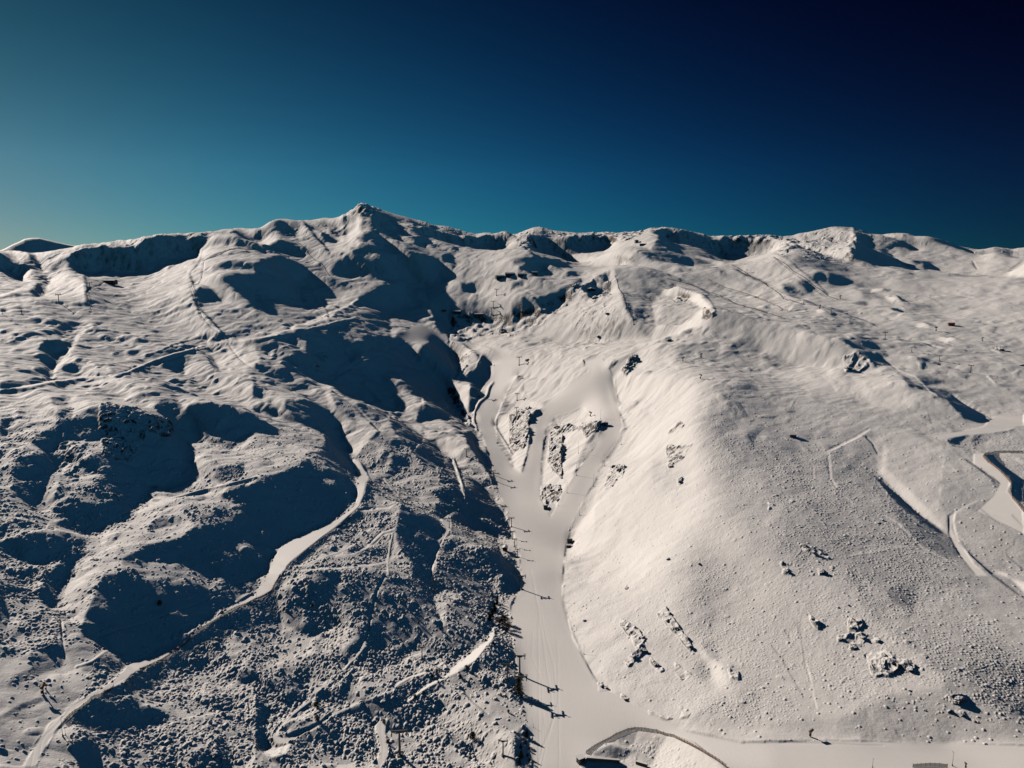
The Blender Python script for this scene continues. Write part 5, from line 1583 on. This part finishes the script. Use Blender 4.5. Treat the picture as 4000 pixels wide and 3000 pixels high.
# ------------------------------------------------------------------ fences
def fence(name, pts, label, hgt, step, group=None, cat='fence', nets=5, net=True, lean=0.0, maxp=90, mat=None):
    """netting on posts along a picture line: net and every post are parts"""
    P = [G(*p) for p in pts]
    line = [P[0]]
    for a, b in zip(P[:-1], P[1:]):
        n = max(1, int((b - a).length / step))
        for k in range(1, n + 1): line.append(a.lerp(b, k / n))
    if len(line) > maxp:
        idx = np.linspace(0, len(line) - 1, maxp).round().astype(int); line = [line[k] for k in idx]
    line = [Vector((p.x, p.y, height(p.x, p.y))) for p in line]
    o = line[0]
    t = thing(name, o, label, cat, group)
    net_ = MB()
    for a, b in zip(line[:-1], line[1:]):
        sub = max(1, int((b - a).length / 6))
        q = [a.lerp(b, k / sub) for k in range(sub + 1)]
        q = [Vector((c.x, c.y, height(c.x, c.y))) for c in q]
        for c, d in zip(q[:-1], q[1:]):
            for k in range(nets):
                z0 = .12 + (hgt - .3) * k / nets; z1 = z0 + (hgt - .3) / nets * .72
                cc = c - o; dd = d - o
                net_.poly([(cc.x, cc.y, cc.z + z0), (dd.x, dd.y, dd.z + z0), (dd.x, dd.y, dd.z + z1), (cc.x, cc.y, cc.z + z1)], [(0, 1, 2, 3)])
    net_.build('net', mat or NET, t)
    pr = max(.10, .12 * step / 5)
    pm = MB().tube((0, 0, -.8), (0, 0, hgt + .35), pr, n=6)
    first = pm.build('post', POSTM, t); first.location = (0, 0, 0)
    for p in line[1:]:
        c = first.copy(); scene.collection.objects.link(c); c.parent = t; c.location = p - o
    return t
fence('safety_fence', [('C0', 560, 1265), ('C0', 600, 1222), ('C0', 650, 1180), ('C0', 760, 1105), ('C0', 850, 1048), ('C0', 985, 965)],
      'brown net fence with dark posts along the lowest part of the left road', 3.0, 3.2, 'net fences edging the left road')
fence('safety_fence', [('C0', 1210, 815), ('C0', 1400, 742), ('C0', 1500, 665), ('C0', 1600, 598), ('C0', 1700, 490), ('C0', 1880, 378), ('C0', 2030, 285), ('C0', 2200, 208), ('C1', 90, 165), ('C1', 135, 135), ('C1', 210, 0)],
      'reddish net fence along the middle of the left road', 2.6, 4.5, 'net fences edging the left road', mat=simple('red_brown_netting', (.26, .14, .10), .85, 0, .25, .8))
fence('safety_fence', [('B1', 260, 1590), ('B1', 330, 1525), ('B1', 500, 1388), ('B1', 690, 1248), ('B1', 880, 1080)],
      'thin brown fence along the upper left road under the big shaded hill', 2.0, 6, 'net fences edging the left road')
fence('safety_fence', [('C2', 640, 1535), ('C2', 760, 1458), ('C2', 900, 1380), ('C2', 1000, 1340), ('C2', 1060, 1330), ('C2', 1150, 1335), ('C2', 1250, 1350), ('C2', 1400, 1395), ('C2', 1560, 1475), ('C2', 1700, 1555), ('C2', 1850, 1655)],
      'long curved tan fence round the mound at the bottom centre', 3.0, 3.0, None)
fence('safety_fence', [('C3', 1250, 1655), ('C3', 1320, 1650), ('C3', 1400, 1645), ('C3', 1480, 1648), ('C3', 1550, 1656)],
      'short tan fence cut off by the bottom right edge', 3.2, 3.0, None)
fence('safety_fence', [('B3', 2205, 592), ('B3', 2080, 590), ('B3', 1960, 593), ('B3', 1890, 606), ('B3', 1857, 632), ('B3', 1900, 680), ('B3', 2000, 752), ('B3', 2060, 812), ('B3', 2100, 862), ('B3', 2092, 930), ('B3', 2110, 992), ('B3', 2150, 1035), ('B3', 2205, 1105)],
      'rust brown fence following the hairpin road at the right edge', 2.8, 5, None)
gF = 'long rope fences dividing the snowfields'
for pts, l in (([('A0', 895, 672), ('A0', 790, 722), ('A0', 742, 762), ('A0', 765, 832), ('A0', 787, 928)], 'hooked brown fence below the dark top station on the left'),
               ([('A0', 1650, 706), ('A0', 1740, 632), ('A0', 1752, 580), ('A0', 1762, 484), ('A0', 1900, 432), ('A0', 2030, 380), ('A0', 2205, 380)], 'dark fence climbing over the left crest'),
               ([('A0', 1652, 716), ('A0', 1700, 850), ('A0', 1742, 970), ('A0', 1762, 992)], 'dark fence running down between two shaded hollows on the left'),
               ([('A1', 350, 432), ('A1', 430, 500), ('A1', 510, 590), ('A1', 590, 652), ('A1', 650, 738)], 'fence line running down the left flank of the peak'),
               ([('A2', 1350, 752), ('A2', 1600, 822), ('A2', 1800, 897), ('A2', 2000, 987), ('A2', 2205, 1050), ('A3', 140, 1095)], 'long fence running right above the snow bowl'),
               ([('A2', 1900, 632), ('A2', 2010, 690), ('A2', 2205, 812), ('A3', 100, 882), ('A3', 210, 945), ('A3', 290, 968)], 'fence down the slope, left of the two parallel lines under the right peak'),
               ([('A3', 50, 565), ('A3', 220, 688), ('A3', 360, 782), ('A3', 430, 832), ('A3', 520, 902), ('A3', 600, 930)], 'fence down the slope, right of the two parallel lines under the right peak'),
               ([('A2', 890, 724), ('A2', 930, 850), ('A2', 985, 990), ('A2', 1050, 1145)], 'fence dropping into the snow bowl on its left side'),
               ([('A2', 1700, 756), ('A2', 1900, 842), ('A2', 2060, 892), ('A2', 2205, 950), ('A3', 80, 985), ('A3', 170, 1030)], 'faint pink fence between the two longest lines')):
    fence('rope_fence', pts, l, 2.0, 26, gF, nets=2, mat=simple('rope_' + str(len(l)), (.095, .07, .06) if 'pink' not in l else (.30, .22, .20), .9))
# the drag-lift masts on the upper snowfield
gG = 'row of tiny drag lift masts on the upper snowfield'
T0 = thing('drag_lift_mast', (0, 0, 0), '', 'drag lift mast')
MB().tube((0, 0, -1), (0, 0, 9), .35, .25, 7).build('mast', STEEL, T0)
MB().box((0, 0, 9), (4.5, .4, .4)).build('crossarm', STEEL, T0)
for k, (x, y) in enumerate([(130, 692), (180, 672), (290, 677), (320, 662), (350, 652), (390, 632), (420, 622), (445, 607), (480, 597)]):
    o = T0 if k == 0 else copy_tree(T0)
    o.location = G('A2', x, y); o['group'] = gG
    o['label'] = '%s mast of the tiny row climbing right above the chalets' % ordn[k]
# ------------------------------------------------------------------ structures at the bottom centre
p = ground(2268, 2975)
t = thing('lift_shelter', p, 'timber lift shelter with rails at the bottom edge, left end of the curved fence', 'shelter', None, .5)
MB().box((0, 0, 1.6), (5.5, 4.5, 5)).build('wall', DARK, t)
MB().box((0, 0, 4.4), (6.6, 5.6, .5)).build('roof', SNOWCAP, t)
for a in (-2.6, 2.6): MB().tube((a, -4.2, -1), (a, -4.2, 3.2), .18).build('post', WOOD, t)
MB().box((0, -4.2, 3.2), (6, .3, .3)).box((-2.6, -2.4, 3.2), (.3, 3.6, .3)).build('railing', WOOD, t)
def wallthing(tile, a, b, h, thick, label):
    A = G(tile, *a); B = G(tile, *b); d = B - A; n = Vector((-d.y, d.x, 0)).normalized() * thick
    t = thing('retaining_wall', A, label, 'wall')
    D = B - A
    q = [Vector((0, 0, -3)), Vector((D.x, D.y, D.z - 3)), Vector((D.x, D.y, D.z + h)), Vector((0, 0, h))]
    MB().poly(q + [v + n for v in q], [(0, 1, 2, 3), (7, 6, 5, 4), (0, 4, 5, 1), (1, 5, 6, 2), (2, 6, 7, 3), (3, 7, 4, 0)]).build('wall', DARK, t)
    c = [Vector((0, 0, h)), Vector((D.x, D.y, D.z + h)), Vector((D.x, D.y, D.z + h + .5)), Vector((0, 0, h + .5))]
    c = [v + n * .05 for v in c]
    MB().poly(c + [v + n * .9 for v in c], [(0, 1, 2, 3), (7, 6, 5, 4), (0, 4, 5, 1), (1, 5, 6, 2), (2, 6, 7, 3), (3, 7, 4, 0)]).build('snow_cap', SNOWCAP, t)
wallthing('C2', (645, 1600), (930, 1622), 2.6, 2.0, 'long straight dark wall below the bottom centre mound')
wallthing('C2', (1068, 1628), (1165, 1656), 2.2, 2.0, 'short dark wall right of the long one at the bottom edge')
# ------------------------------------------------------------------ trees and boulders
def make_tree(name, seed, h, kind):
    R = random.Random(seed)
    t = thing(name, (0, 0, 0), '', 'tree')
    m = MB()
    top = Vector((R.uniform(-.3, .3), R.uniform(-.3, .3), h * .93))
    m.tube((0, 0, -.8), top * .5, .22, .15, 7).tube(top * .5, top, .15, .04, 6)
    if kind == 'bare':
        for k in range(46):
            z = R.uniform(.2, .95); b = top * z; a = R.uniform(0, 6.28); L = h * .42 * (1.15 - z)
            e = b + Vector((math.cos(a) * L, math.sin(a) * L, L * R.uniform(.5, 1.1)))
            m.tube(b, e, .07, .02, 4)
            for q in range(3):
                b2 = b.lerp(e, R.uniform(.4, .9)); a2 = R.uniform(0, 6.28)
                m.tube(b2, b2 + Vector((math.cos(a2), math.sin(a2), R.uniform(.3, 1))) * L * .4, .03, .01, 3)
    m.build('trunk', BARK, t)
    c = MB()
    n = 900 if kind != 'bare' else 380
    for k in range(n):
        z = R.random() ** .8
        if kind == 'cone': rad_ = (1 - z) ** .85 * h * .30 * R.uniform(.25, 1.0) * (1 + .25 * math.sin(z * 26))
        elif kind == 'bush': rad_ = math.sqrt(max(0, 1 - (z * 1.7 - .75) ** 2)) * h * .48 * R.uniform(.2, 1.0)
        else: rad_ = math.sqrt(max(0, 1 - (z * 1.9 - .9) ** 2)) * h * .40 * R.uniform(.3, 1.0)
        a = R.uniform(0, 6.283); lob = 1 + .22 * math.sin(a * 3 + seed) + .15 * math.sin(a * 5 + z * 9)
        p = Vector((math.cos(a) * rad_ * lob, math.sin(a) * rad_ * lob, h * (.08 + .92 * z) if kind != 'bare' else h * (.35 + .65 * z)))
        s = h * (.055 if kind != 'bare' else .04) * R.uniform(.6, 1.5)
        ax = Vector((R.gauss(0, 1), R.gauss(0, 1), R.gauss(0, .5))).normalized() * s; ay = ax.orthogonal().normalized() * s * .5
        droop = Vector((0, 0, -s * .5))
        c.poly([p - ax, p + ay, p + ax + droop, p - ay], [(0, 1, 2, 3)])
    c.build('crown', TWIG if kind == 'bare' else NEEDLE, t)
    return t
pines = [make_tree('pine_tree', s, 7.0, 'cone') for s in (1, 2, 3)]
bares = [make_tree('bare_tree', s, 8.0, 'bare') for s in (4, 5)]
bushes = [make_tree('juniper_bush', s, 3.2, 'bush') for s in (6, 7, 8)]
usedt = set()
def tree(kinds, u, v, s, label, group):
    R = random.Random(int(u * 7 + v))
    src = kinds[R.randrange(len(kinds))]
    o = src if src.name not in usedt else copy_tree(src); usedt.add(src.name)
    o.location = ground(u, v) - Vector((0, 0, .2)); o.scale = (s * R.uniform(.85, 1.15),) * 2 + (s,); o.rotation_euler = (0, 0, R.uniform(0, 6.28))
    o['label'] = label; o['group'] = group
R = random.Random(3)
g1 = 'dark pines packed in the gully at the end of the lit road'
for k in range(9):
    f = k / 8; u = 1945 - 30 * f + R.uniform(-6, 6); v = 2352 + 78 * f + R.uniform(-4, 4)
    tree(pines, u, v, R.uniform(.9, 1.3), '%s dark pine from the top of the gully clump' % ordn[k], g1)
g2 = 'brown leafless trees at the left edge of the piste'
for k, (u, v) in enumerate([(1952, 2438), (1964, 2430), (1975, 2436), (1984, 2444), (1960, 2452), (1972, 2462), (1982, 2470), (1990, 2458)]):
    tree(bares, u, v, R.uniform(.9, 1.35), '%s brown leafless tree of the clump, from its top left' % ordn[k], g2)
g3 = 'dark pines in the shaded hollow at the bottom piste edge'
for k, (u, v) in enumerate([(2058, 2880), (2052, 2905), (2034, 2925), (2066, 2930), (2060, 2955), (2036, 2962), (2030, 2985), (2068, 2975)]):
    tree(pines + bushes, u, v, R.uniform(.7, 1.1), '%s dark tree down the shaded hollow at the bottom piste edge' % ordn[k], g3)
g4 = 'scattered dark junipers'
for u, v, s, l in ((1868, 2482, 1.1, 'dark round bush above the narrow end of the lit road'), (1705, 2632, 1.5, 'dark bush between the two lit track pieces'),
                   (1690, 2645, 1.0, 'smaller bush touching the one between the lit track pieces'), (1822, 2614, 1.4, 'bush on the lower rim of the widest lit road piece'),
                   (1797, 2646, 1.1, 'bush just below the widest lit road piece'), (1655, 2712, 1.1, 'bush at the lower end of the thin lit road'),
                   (1622, 2728, 1.3, 'dark bush where the thin lit road ends'), (1712, 2668, .9, 'tiny bush beside the thin lit road'),
                   (1237, 2764, 1.8, 'dark juniper with a shadow inside the hairpin track'), (1237, 2812, 1.5, 'lower dark juniper inside the hairpin track'),
                   (1846, 2886, 2.0, 'brown bush with a fan shadow on the open lit snow'), (1500, 2826, 1.3, 'bush at the top of the short vertical track'),
                   (1515, 2902, 1.0, 'bush on the right rim of the short vertical track'), (1566, 2353, .9, 'small bush above the shaded trench, left of two'),
                   (1587, 2352, .8, 'small bush above the shaded trench, right of two'), (1720, 2460, .9, 'small dark bush below the lit scrub patch'),
                   (1635, 2436, .8, 'small dark bush in the blue shade beside the trench'), (2026, 2708, 2.4, 'large dark juniper at the foot of the shadowed pylon'),
                   (1807, 1652, 2.4, 'dark bush at the brink where the gully meets the piste'), (624, 2362, 1.5, 'lone dark bush in the big shaded slope on the left'),
                   (1930, 2520, 1.0, 'small bush below the clump of leafless trees'), (1986, 2784, 1.0, 'small brown bush on the speckled snow by the piste'),
                   (1220, 2370, 1.0, 'small bush under the white knob in the shaded slope')):
    tree(bushes if s < 1.9 else bushes + pines[:1], u, v, s, l, g4)
def rock_material():
    m, nt, b = newmat('snowy_rock'); N_ = nt.nodes.new; Lk = nt.links.new
    geo = N_('ShaderNodeNewGeometry'); sp = N_('ShaderNodeSeparateXYZ'); Lk(geo.outputs['Normal'], sp.inputs[0])
    n = N_('ShaderNodeTexNoise'); n.inputs['Scale'].default_value = .8; n.inputs['Detail'].default_value = 6; Lk(geo.outputs['Position'], n.inputs['Vector'])
    a = N_('ShaderNodeMath'); a.operation = 'MULTIPLY_ADD'; Lk(n.outputs['Fac'], a.inputs[0]); a.inputs[1].default_value = .7; a.inputs[2].default_value = .12
    s = N_('ShaderNodeMath'); s.operation = 'GREATER_THAN'; Lk(sp.outputs['Z'], s.inputs[0]); Lk(a.outputs[0], s.inputs[1])
    r = N_('ShaderNodeMix'); r.data_type = 'RGBA'; r.inputs[6].default_value = (.035, .028, .025, 1); r.inputs[7].default_value = (.14, .11, .09, 1); Lk(n.outputs['Fac'], r.inputs[0])
    x = N_('ShaderNodeMix'); x.data_type = 'RGBA'; Lk(s.outputs[0], x.inputs[0]); Lk(r.outputs[2], x.inputs[6]); x.inputs[7].default_value = (.79, .785, .78, 1)
    Lk(x.outputs[2], b.inputs['Base Color']); b.inputs['Roughness'].default_value = .85
    return m
ROCKM = rock_material()
def make_rock(seed):
    import bmesh
    bm = bmesh.new(); bmesh.ops.create_icosphere(bm, subdivisions=4, radius=1.0)
    R = random.Random(seed); pl = [(Vector((R.gauss(0, 1), R.gauss(0, 1), R.gauss(0, .8))).normalized(), R.uniform(.45, .85)) for _ in range(16)]
    for v in bm.verts:
        for n, d in pl:
            k = v.co.dot(n) - d
            if k > 0: v.co -= n * k
        q = v.co; f = 1 + .10 * math.sin(q.x * 7 + seed) * math.sin(q.y * 8) + .07 * math.sin(q.z * 15 + q.x * 11)
        v.co = Vector((q.x * 1.25, q.y, q.z * .75)) * f
    me = bpy.data.meshes.new('boulder'); bm.to_mesh(me); bm.free(); me.materials.append(ROCKM)
    return me
rocks = [make_rock(s) for s in range(6)]
gR = 'dark boulders showing through the snow'
def rock(tile, x, y, wpx, label, flat=1.0):
    p = G(tile, x, y); w = wpx / 2.212 * mpp(p) * .42; k = int(x + y)
    o = bpy.data.objects.new('boulder', rocks[k % 6]); scene.collection.objects.link(o)
    o.location = p + Vector((0, 0, w * .12)); o.scale = (w, w * .9, w * flat * .72); o.rotation_euler = (.15 * (k % 3 - 1), .1, k * .7)
    tag(o, label, 'rock', gR)
for a in (('C3', 785, 400, 62, 'boulder at the top of the right rock cluster'), ('C3', 735, 445, 50, 'boulder just under the topmost of the right cluster'),
          ('C3', 825, 535, 50, 'black boulder in the centre of the right rock cluster'), ('C3', 945, 560, 55, 'rounded boulder on the right rim of the rock cluster'),
          ('C3', 740, 615, 75, 'wide boulder at the left foot of the rock cluster'), ('C3', 635, 540, 42, 'single round boulder left of the rock cluster'),
          ('C3', 1000, 680, 50, 'boulder leading the lower diagonal rock rib'), ('C3', 1070, 735, 70, 'largest black boulder on the diagonal rock rib'),
          ('C3', 990, 780, 60, 'boulder below the diagonal rib, dark lee side'), ('C3', 1040, 830, 50, 'blue-shaded boulder at the foot of the rib'),
          ('C3', 1235, 810, 70, 'jagged boulder ending the diagonal rib'), ('C3', 1645, 1080, 90, 'broad jagged outcrop alone on the lower right slope'),
          ('C3', 1570, 1172, 55, 'small boulder left below the lone outcrop'), ('C3', 1678, 1195, 45, 'small boulder right below the lone outcrop'),
          ('C3', 1355, 1158, 30, 'little black stone on the smooth grey slope'), ('C3', 1222, 990, 36, 'little dark stone above the smooth grey slope'),
          ('C3', 600, 268, 36, 'round snowy boulder, left of the pair under the crack'), ('C3', 692, 252, 28, 'round snowy boulder, right of the pair under the crack'),
          ('C3', 1880, 945, 40, 'dark stone far out on the right grey slope'), ('C3', 1780, 1252, 32, 'dark stone low on the right grey slope'),
          ('C2', 1340, 385, 55, 'boulder heading the upper rib on the bright hill'), ('C2', 1420, 455, 60, 'boulder midway down the upper rib on the bright hill'),
          ('C2', 1545, 610, 45, 'last boulder of the upper rib on the bright hill'), ('C2', 1128, 532, 55, 'black-sided boulder crowning the lower crag'),
          ('C2', 1060, 500, 50, 'boulder left of the black-sided one on the lower crag'), ('C2', 1140, 640, 70, 'big leaning boulder in the lower crag'),
          ('C2', 1050, 700, 60, 'boulder at the bottom left of the lower crag'), ('C2', 1250, 775, 60, 'boulder of the small clump right of the lower crag'),
          ('C2', 960, 430, 36, 'isolated oval boulder above the lower crag'), ('C2', 995, 108, 50, 'black crack-like boulder high on the bright hill'),
          ('C2', 630, 385, 36, 'black boulder near the piste bank, the upper'), ('C2', 775, 950, 60, 'boulder at the corner where the piste turns'),
          ('C2', 820, 970, 36, 'dark stone beside the boulder at the piste corner'), ('C2', 985, 1070, 46, 'boulder by the string line below the piste corner'),
          ('B3', 158, 1612, 55, 'black boulder on the shoulder of the bright hill'), ('B3', 468, 1622, 68, 'egg-shaped dark boulder right of the shoulder'),
          ('B3', 388, 1455, 48, 'split dark boulder above the egg-shaped one'), ('B3', 315, 1398, 60, 'flat dark ledge above the split boulder'),
          ('B3', 980, 1172, 40, 'small dark stone patch on the grey speckled slope'),
          ('B2', 1370, 715, 70, 'snow-streaked boulder near the top of the bright flank'), ('B2', 1450, 845, 50, 'squarish boulder under the snow-streaked one'),
          ('B2', 1455, 635, 60, 'long boulder ledge above the snow-streaked one'), ('B2', 930, 745, 80, 'snow-plastered outcrop right of the narrow branch'),
          ('B2', 870, 880, 46, 'stones below the snow-plastered outcrop'), ('B2', 1350, 1510, 60, 'boulder on the lit fold above the bright hill'),
          ('B2', 1615, 1555, 40, 'dark stone in the soft grey hollow'),
          ('B2', 40, 505, 90, 'brown rock near the bottom of the left island'), ('B2', 90, 245, 50, 'dark rock on the crown of the left island'),
          ('B2', 395, 385, 85, 'brown rock at the upper left of the long island'), ('B2', 375, 705, 70, 'dark rock in the waist of the long island'),
          ('B2', 430, 810, 50, 'dark rock on the lower right of the long island'), ('B2', 350, 925, 60, 'rock at the lower tip of the long island'),
          ('B2', 400, 1005, 60, 'broken dark stones above the dark shed'), ('B2', 790, 345, 80, 'rock on the right horn of the long island'),
          ('A2', 1045, 1440, 90, 'dark crag beside the top of the narrow branch'), ('A2', 990, 1520, 70, 'brown lower part of the crag by the branch'),
          ('A2', 690, 850, 120, 'biggest black crag under the snowfield edge'), ('A2', 720, 920, 80, 'snowy block under the biggest black crag'),
          ('A2', 800, 880, 80, 'crag right of the biggest black one'), ('A2', 550, 820, 90, 'crag at the upper end of the long cliff band'),
          ('A2', 1350, 1285, 60, 'dark low rock at the lip below the bowl'), ('A2', 130, 1455, 50, 'boulders next to the lone pylon'),
          ('A2', 740, 1250, 60, 'stones low in the rock-strewn slope'), ('A2', 830, 1055, 46, 'stone high in the rock-strewn slope'),
          ('A1', 2130, 1212, 110, 'black rock overhang below the ledge buildings'), ('A3', 2000, 1365, 90, 'low dark rock rib on the right snowfield'),
          ('A3', 700, 1530, 90, 'weathered ledge on the bright shoulder'), ('A3', 2190, 1498, 50, 'dark object-like rock at the right edge'),
          ('B0', 1430, 442, 100, 'black crag in the shaded left bowl'), ('B0', 1240, 402, 60, 'snow-rimmed rock left of the black crag'),
          ('B0', 955, 258, 46, 'black rock high in the shaded left bowl'), ('B0', 1345, 893, 60, 'dark rock at the bottom rim of the shaded left bowl'),
          ('B0', 978, 785, 40, 'small black rock in the middle of the shaded bowl'), ('B0', 585, 630, 52, 'snow-outlined rock in the left shade'),
          ('C0', 1870, 1540, 90, 'dark boulder in the scrub at the bottom left'), ('C0', 1380, 250, 36, 'lone black rock in the big shaded hillside')):
    rock(*a)
# ------------------------------------------------------------------ the distant peak beyond the left ridge
def far_peak():
    pts = [(-260, 400), (-100, 398), (30, 388), (70, 372), (120, 345), (180, 318), (240, 290), (300, 282), (370, 283), (410, 292), (450, 300), (500, 312), (560, 325), (680, 350), (800, 380), (1000, 420)]
    us = np.linspace(-250, 990, 160) / 2.212
    vt = 800 + np.interp(us * 2.212, [p[0] for p in pts], [p[1] for p in pts]) / 2.212
    rr_ = np.linspace(5200, 7600, 70)
    PHI = np.arctan((us - U0) * CP / F_PX * 1.0); n = len(us)
    Xp = rr_[:, None] * np.sin(PHI); Yp = rr_[:, None] * np.cos(PHI)
    top = dep_slope(PHI, vt + 0.0) * 6200
    prof = np.clip(1 - np.abs(rr_ - 6200) / 1000, -.6, 1)[:, None]
    Zp = top[None, :] * 1.0 - (1 - prof) * 620
    k = perlin(Xp / 160, Yp / 160, 7); k2 = perlin(Xp / 60, Yp / 60, 8)
    Zp = Zp + ((.5 - np.abs(k)) * 30 + k2 * 12) * np.clip((1 - prof) * 6 + .15, 0, 1)
    idx = np.arange(Zp.size).reshape(Zp.shape)
    f = np.stack([idx[:-1, :-1], idx[:-1, 1:], idx[1:, 1:], idx[1:, :-1]], -1).reshape(-1, 4)
    me = bpy.data.meshes.new('distant_mountain'); me.from_pydata(np.stack([Xp, Yp, Zp], -1).reshape(-1, 3).tolist(), [], f.tolist())
    at = me.attributes.new('rock', 'FLOAT', 'POINT'); at.data.foreach_set('value', np.full(Zp.size, .9, np.float32))
    me.polygons.foreach_set('use_smooth', np.ones(len(f), bool)); me.materials.append(SNOW)
    o = bpy.data.objects.new('distant_mountain', me); scene.collection.objects.link(o); o['kind'] = 'structure'
far_peak()
# prototypes never placed are removed
for proto in pines + bares + bushes:
    if proto.name not in usedt:
        for ch in [k for k in bpy.data.objects if k.parent == proto]: bpy.data.objects.remove(ch)
        bpy.data.objects.remove(proto)
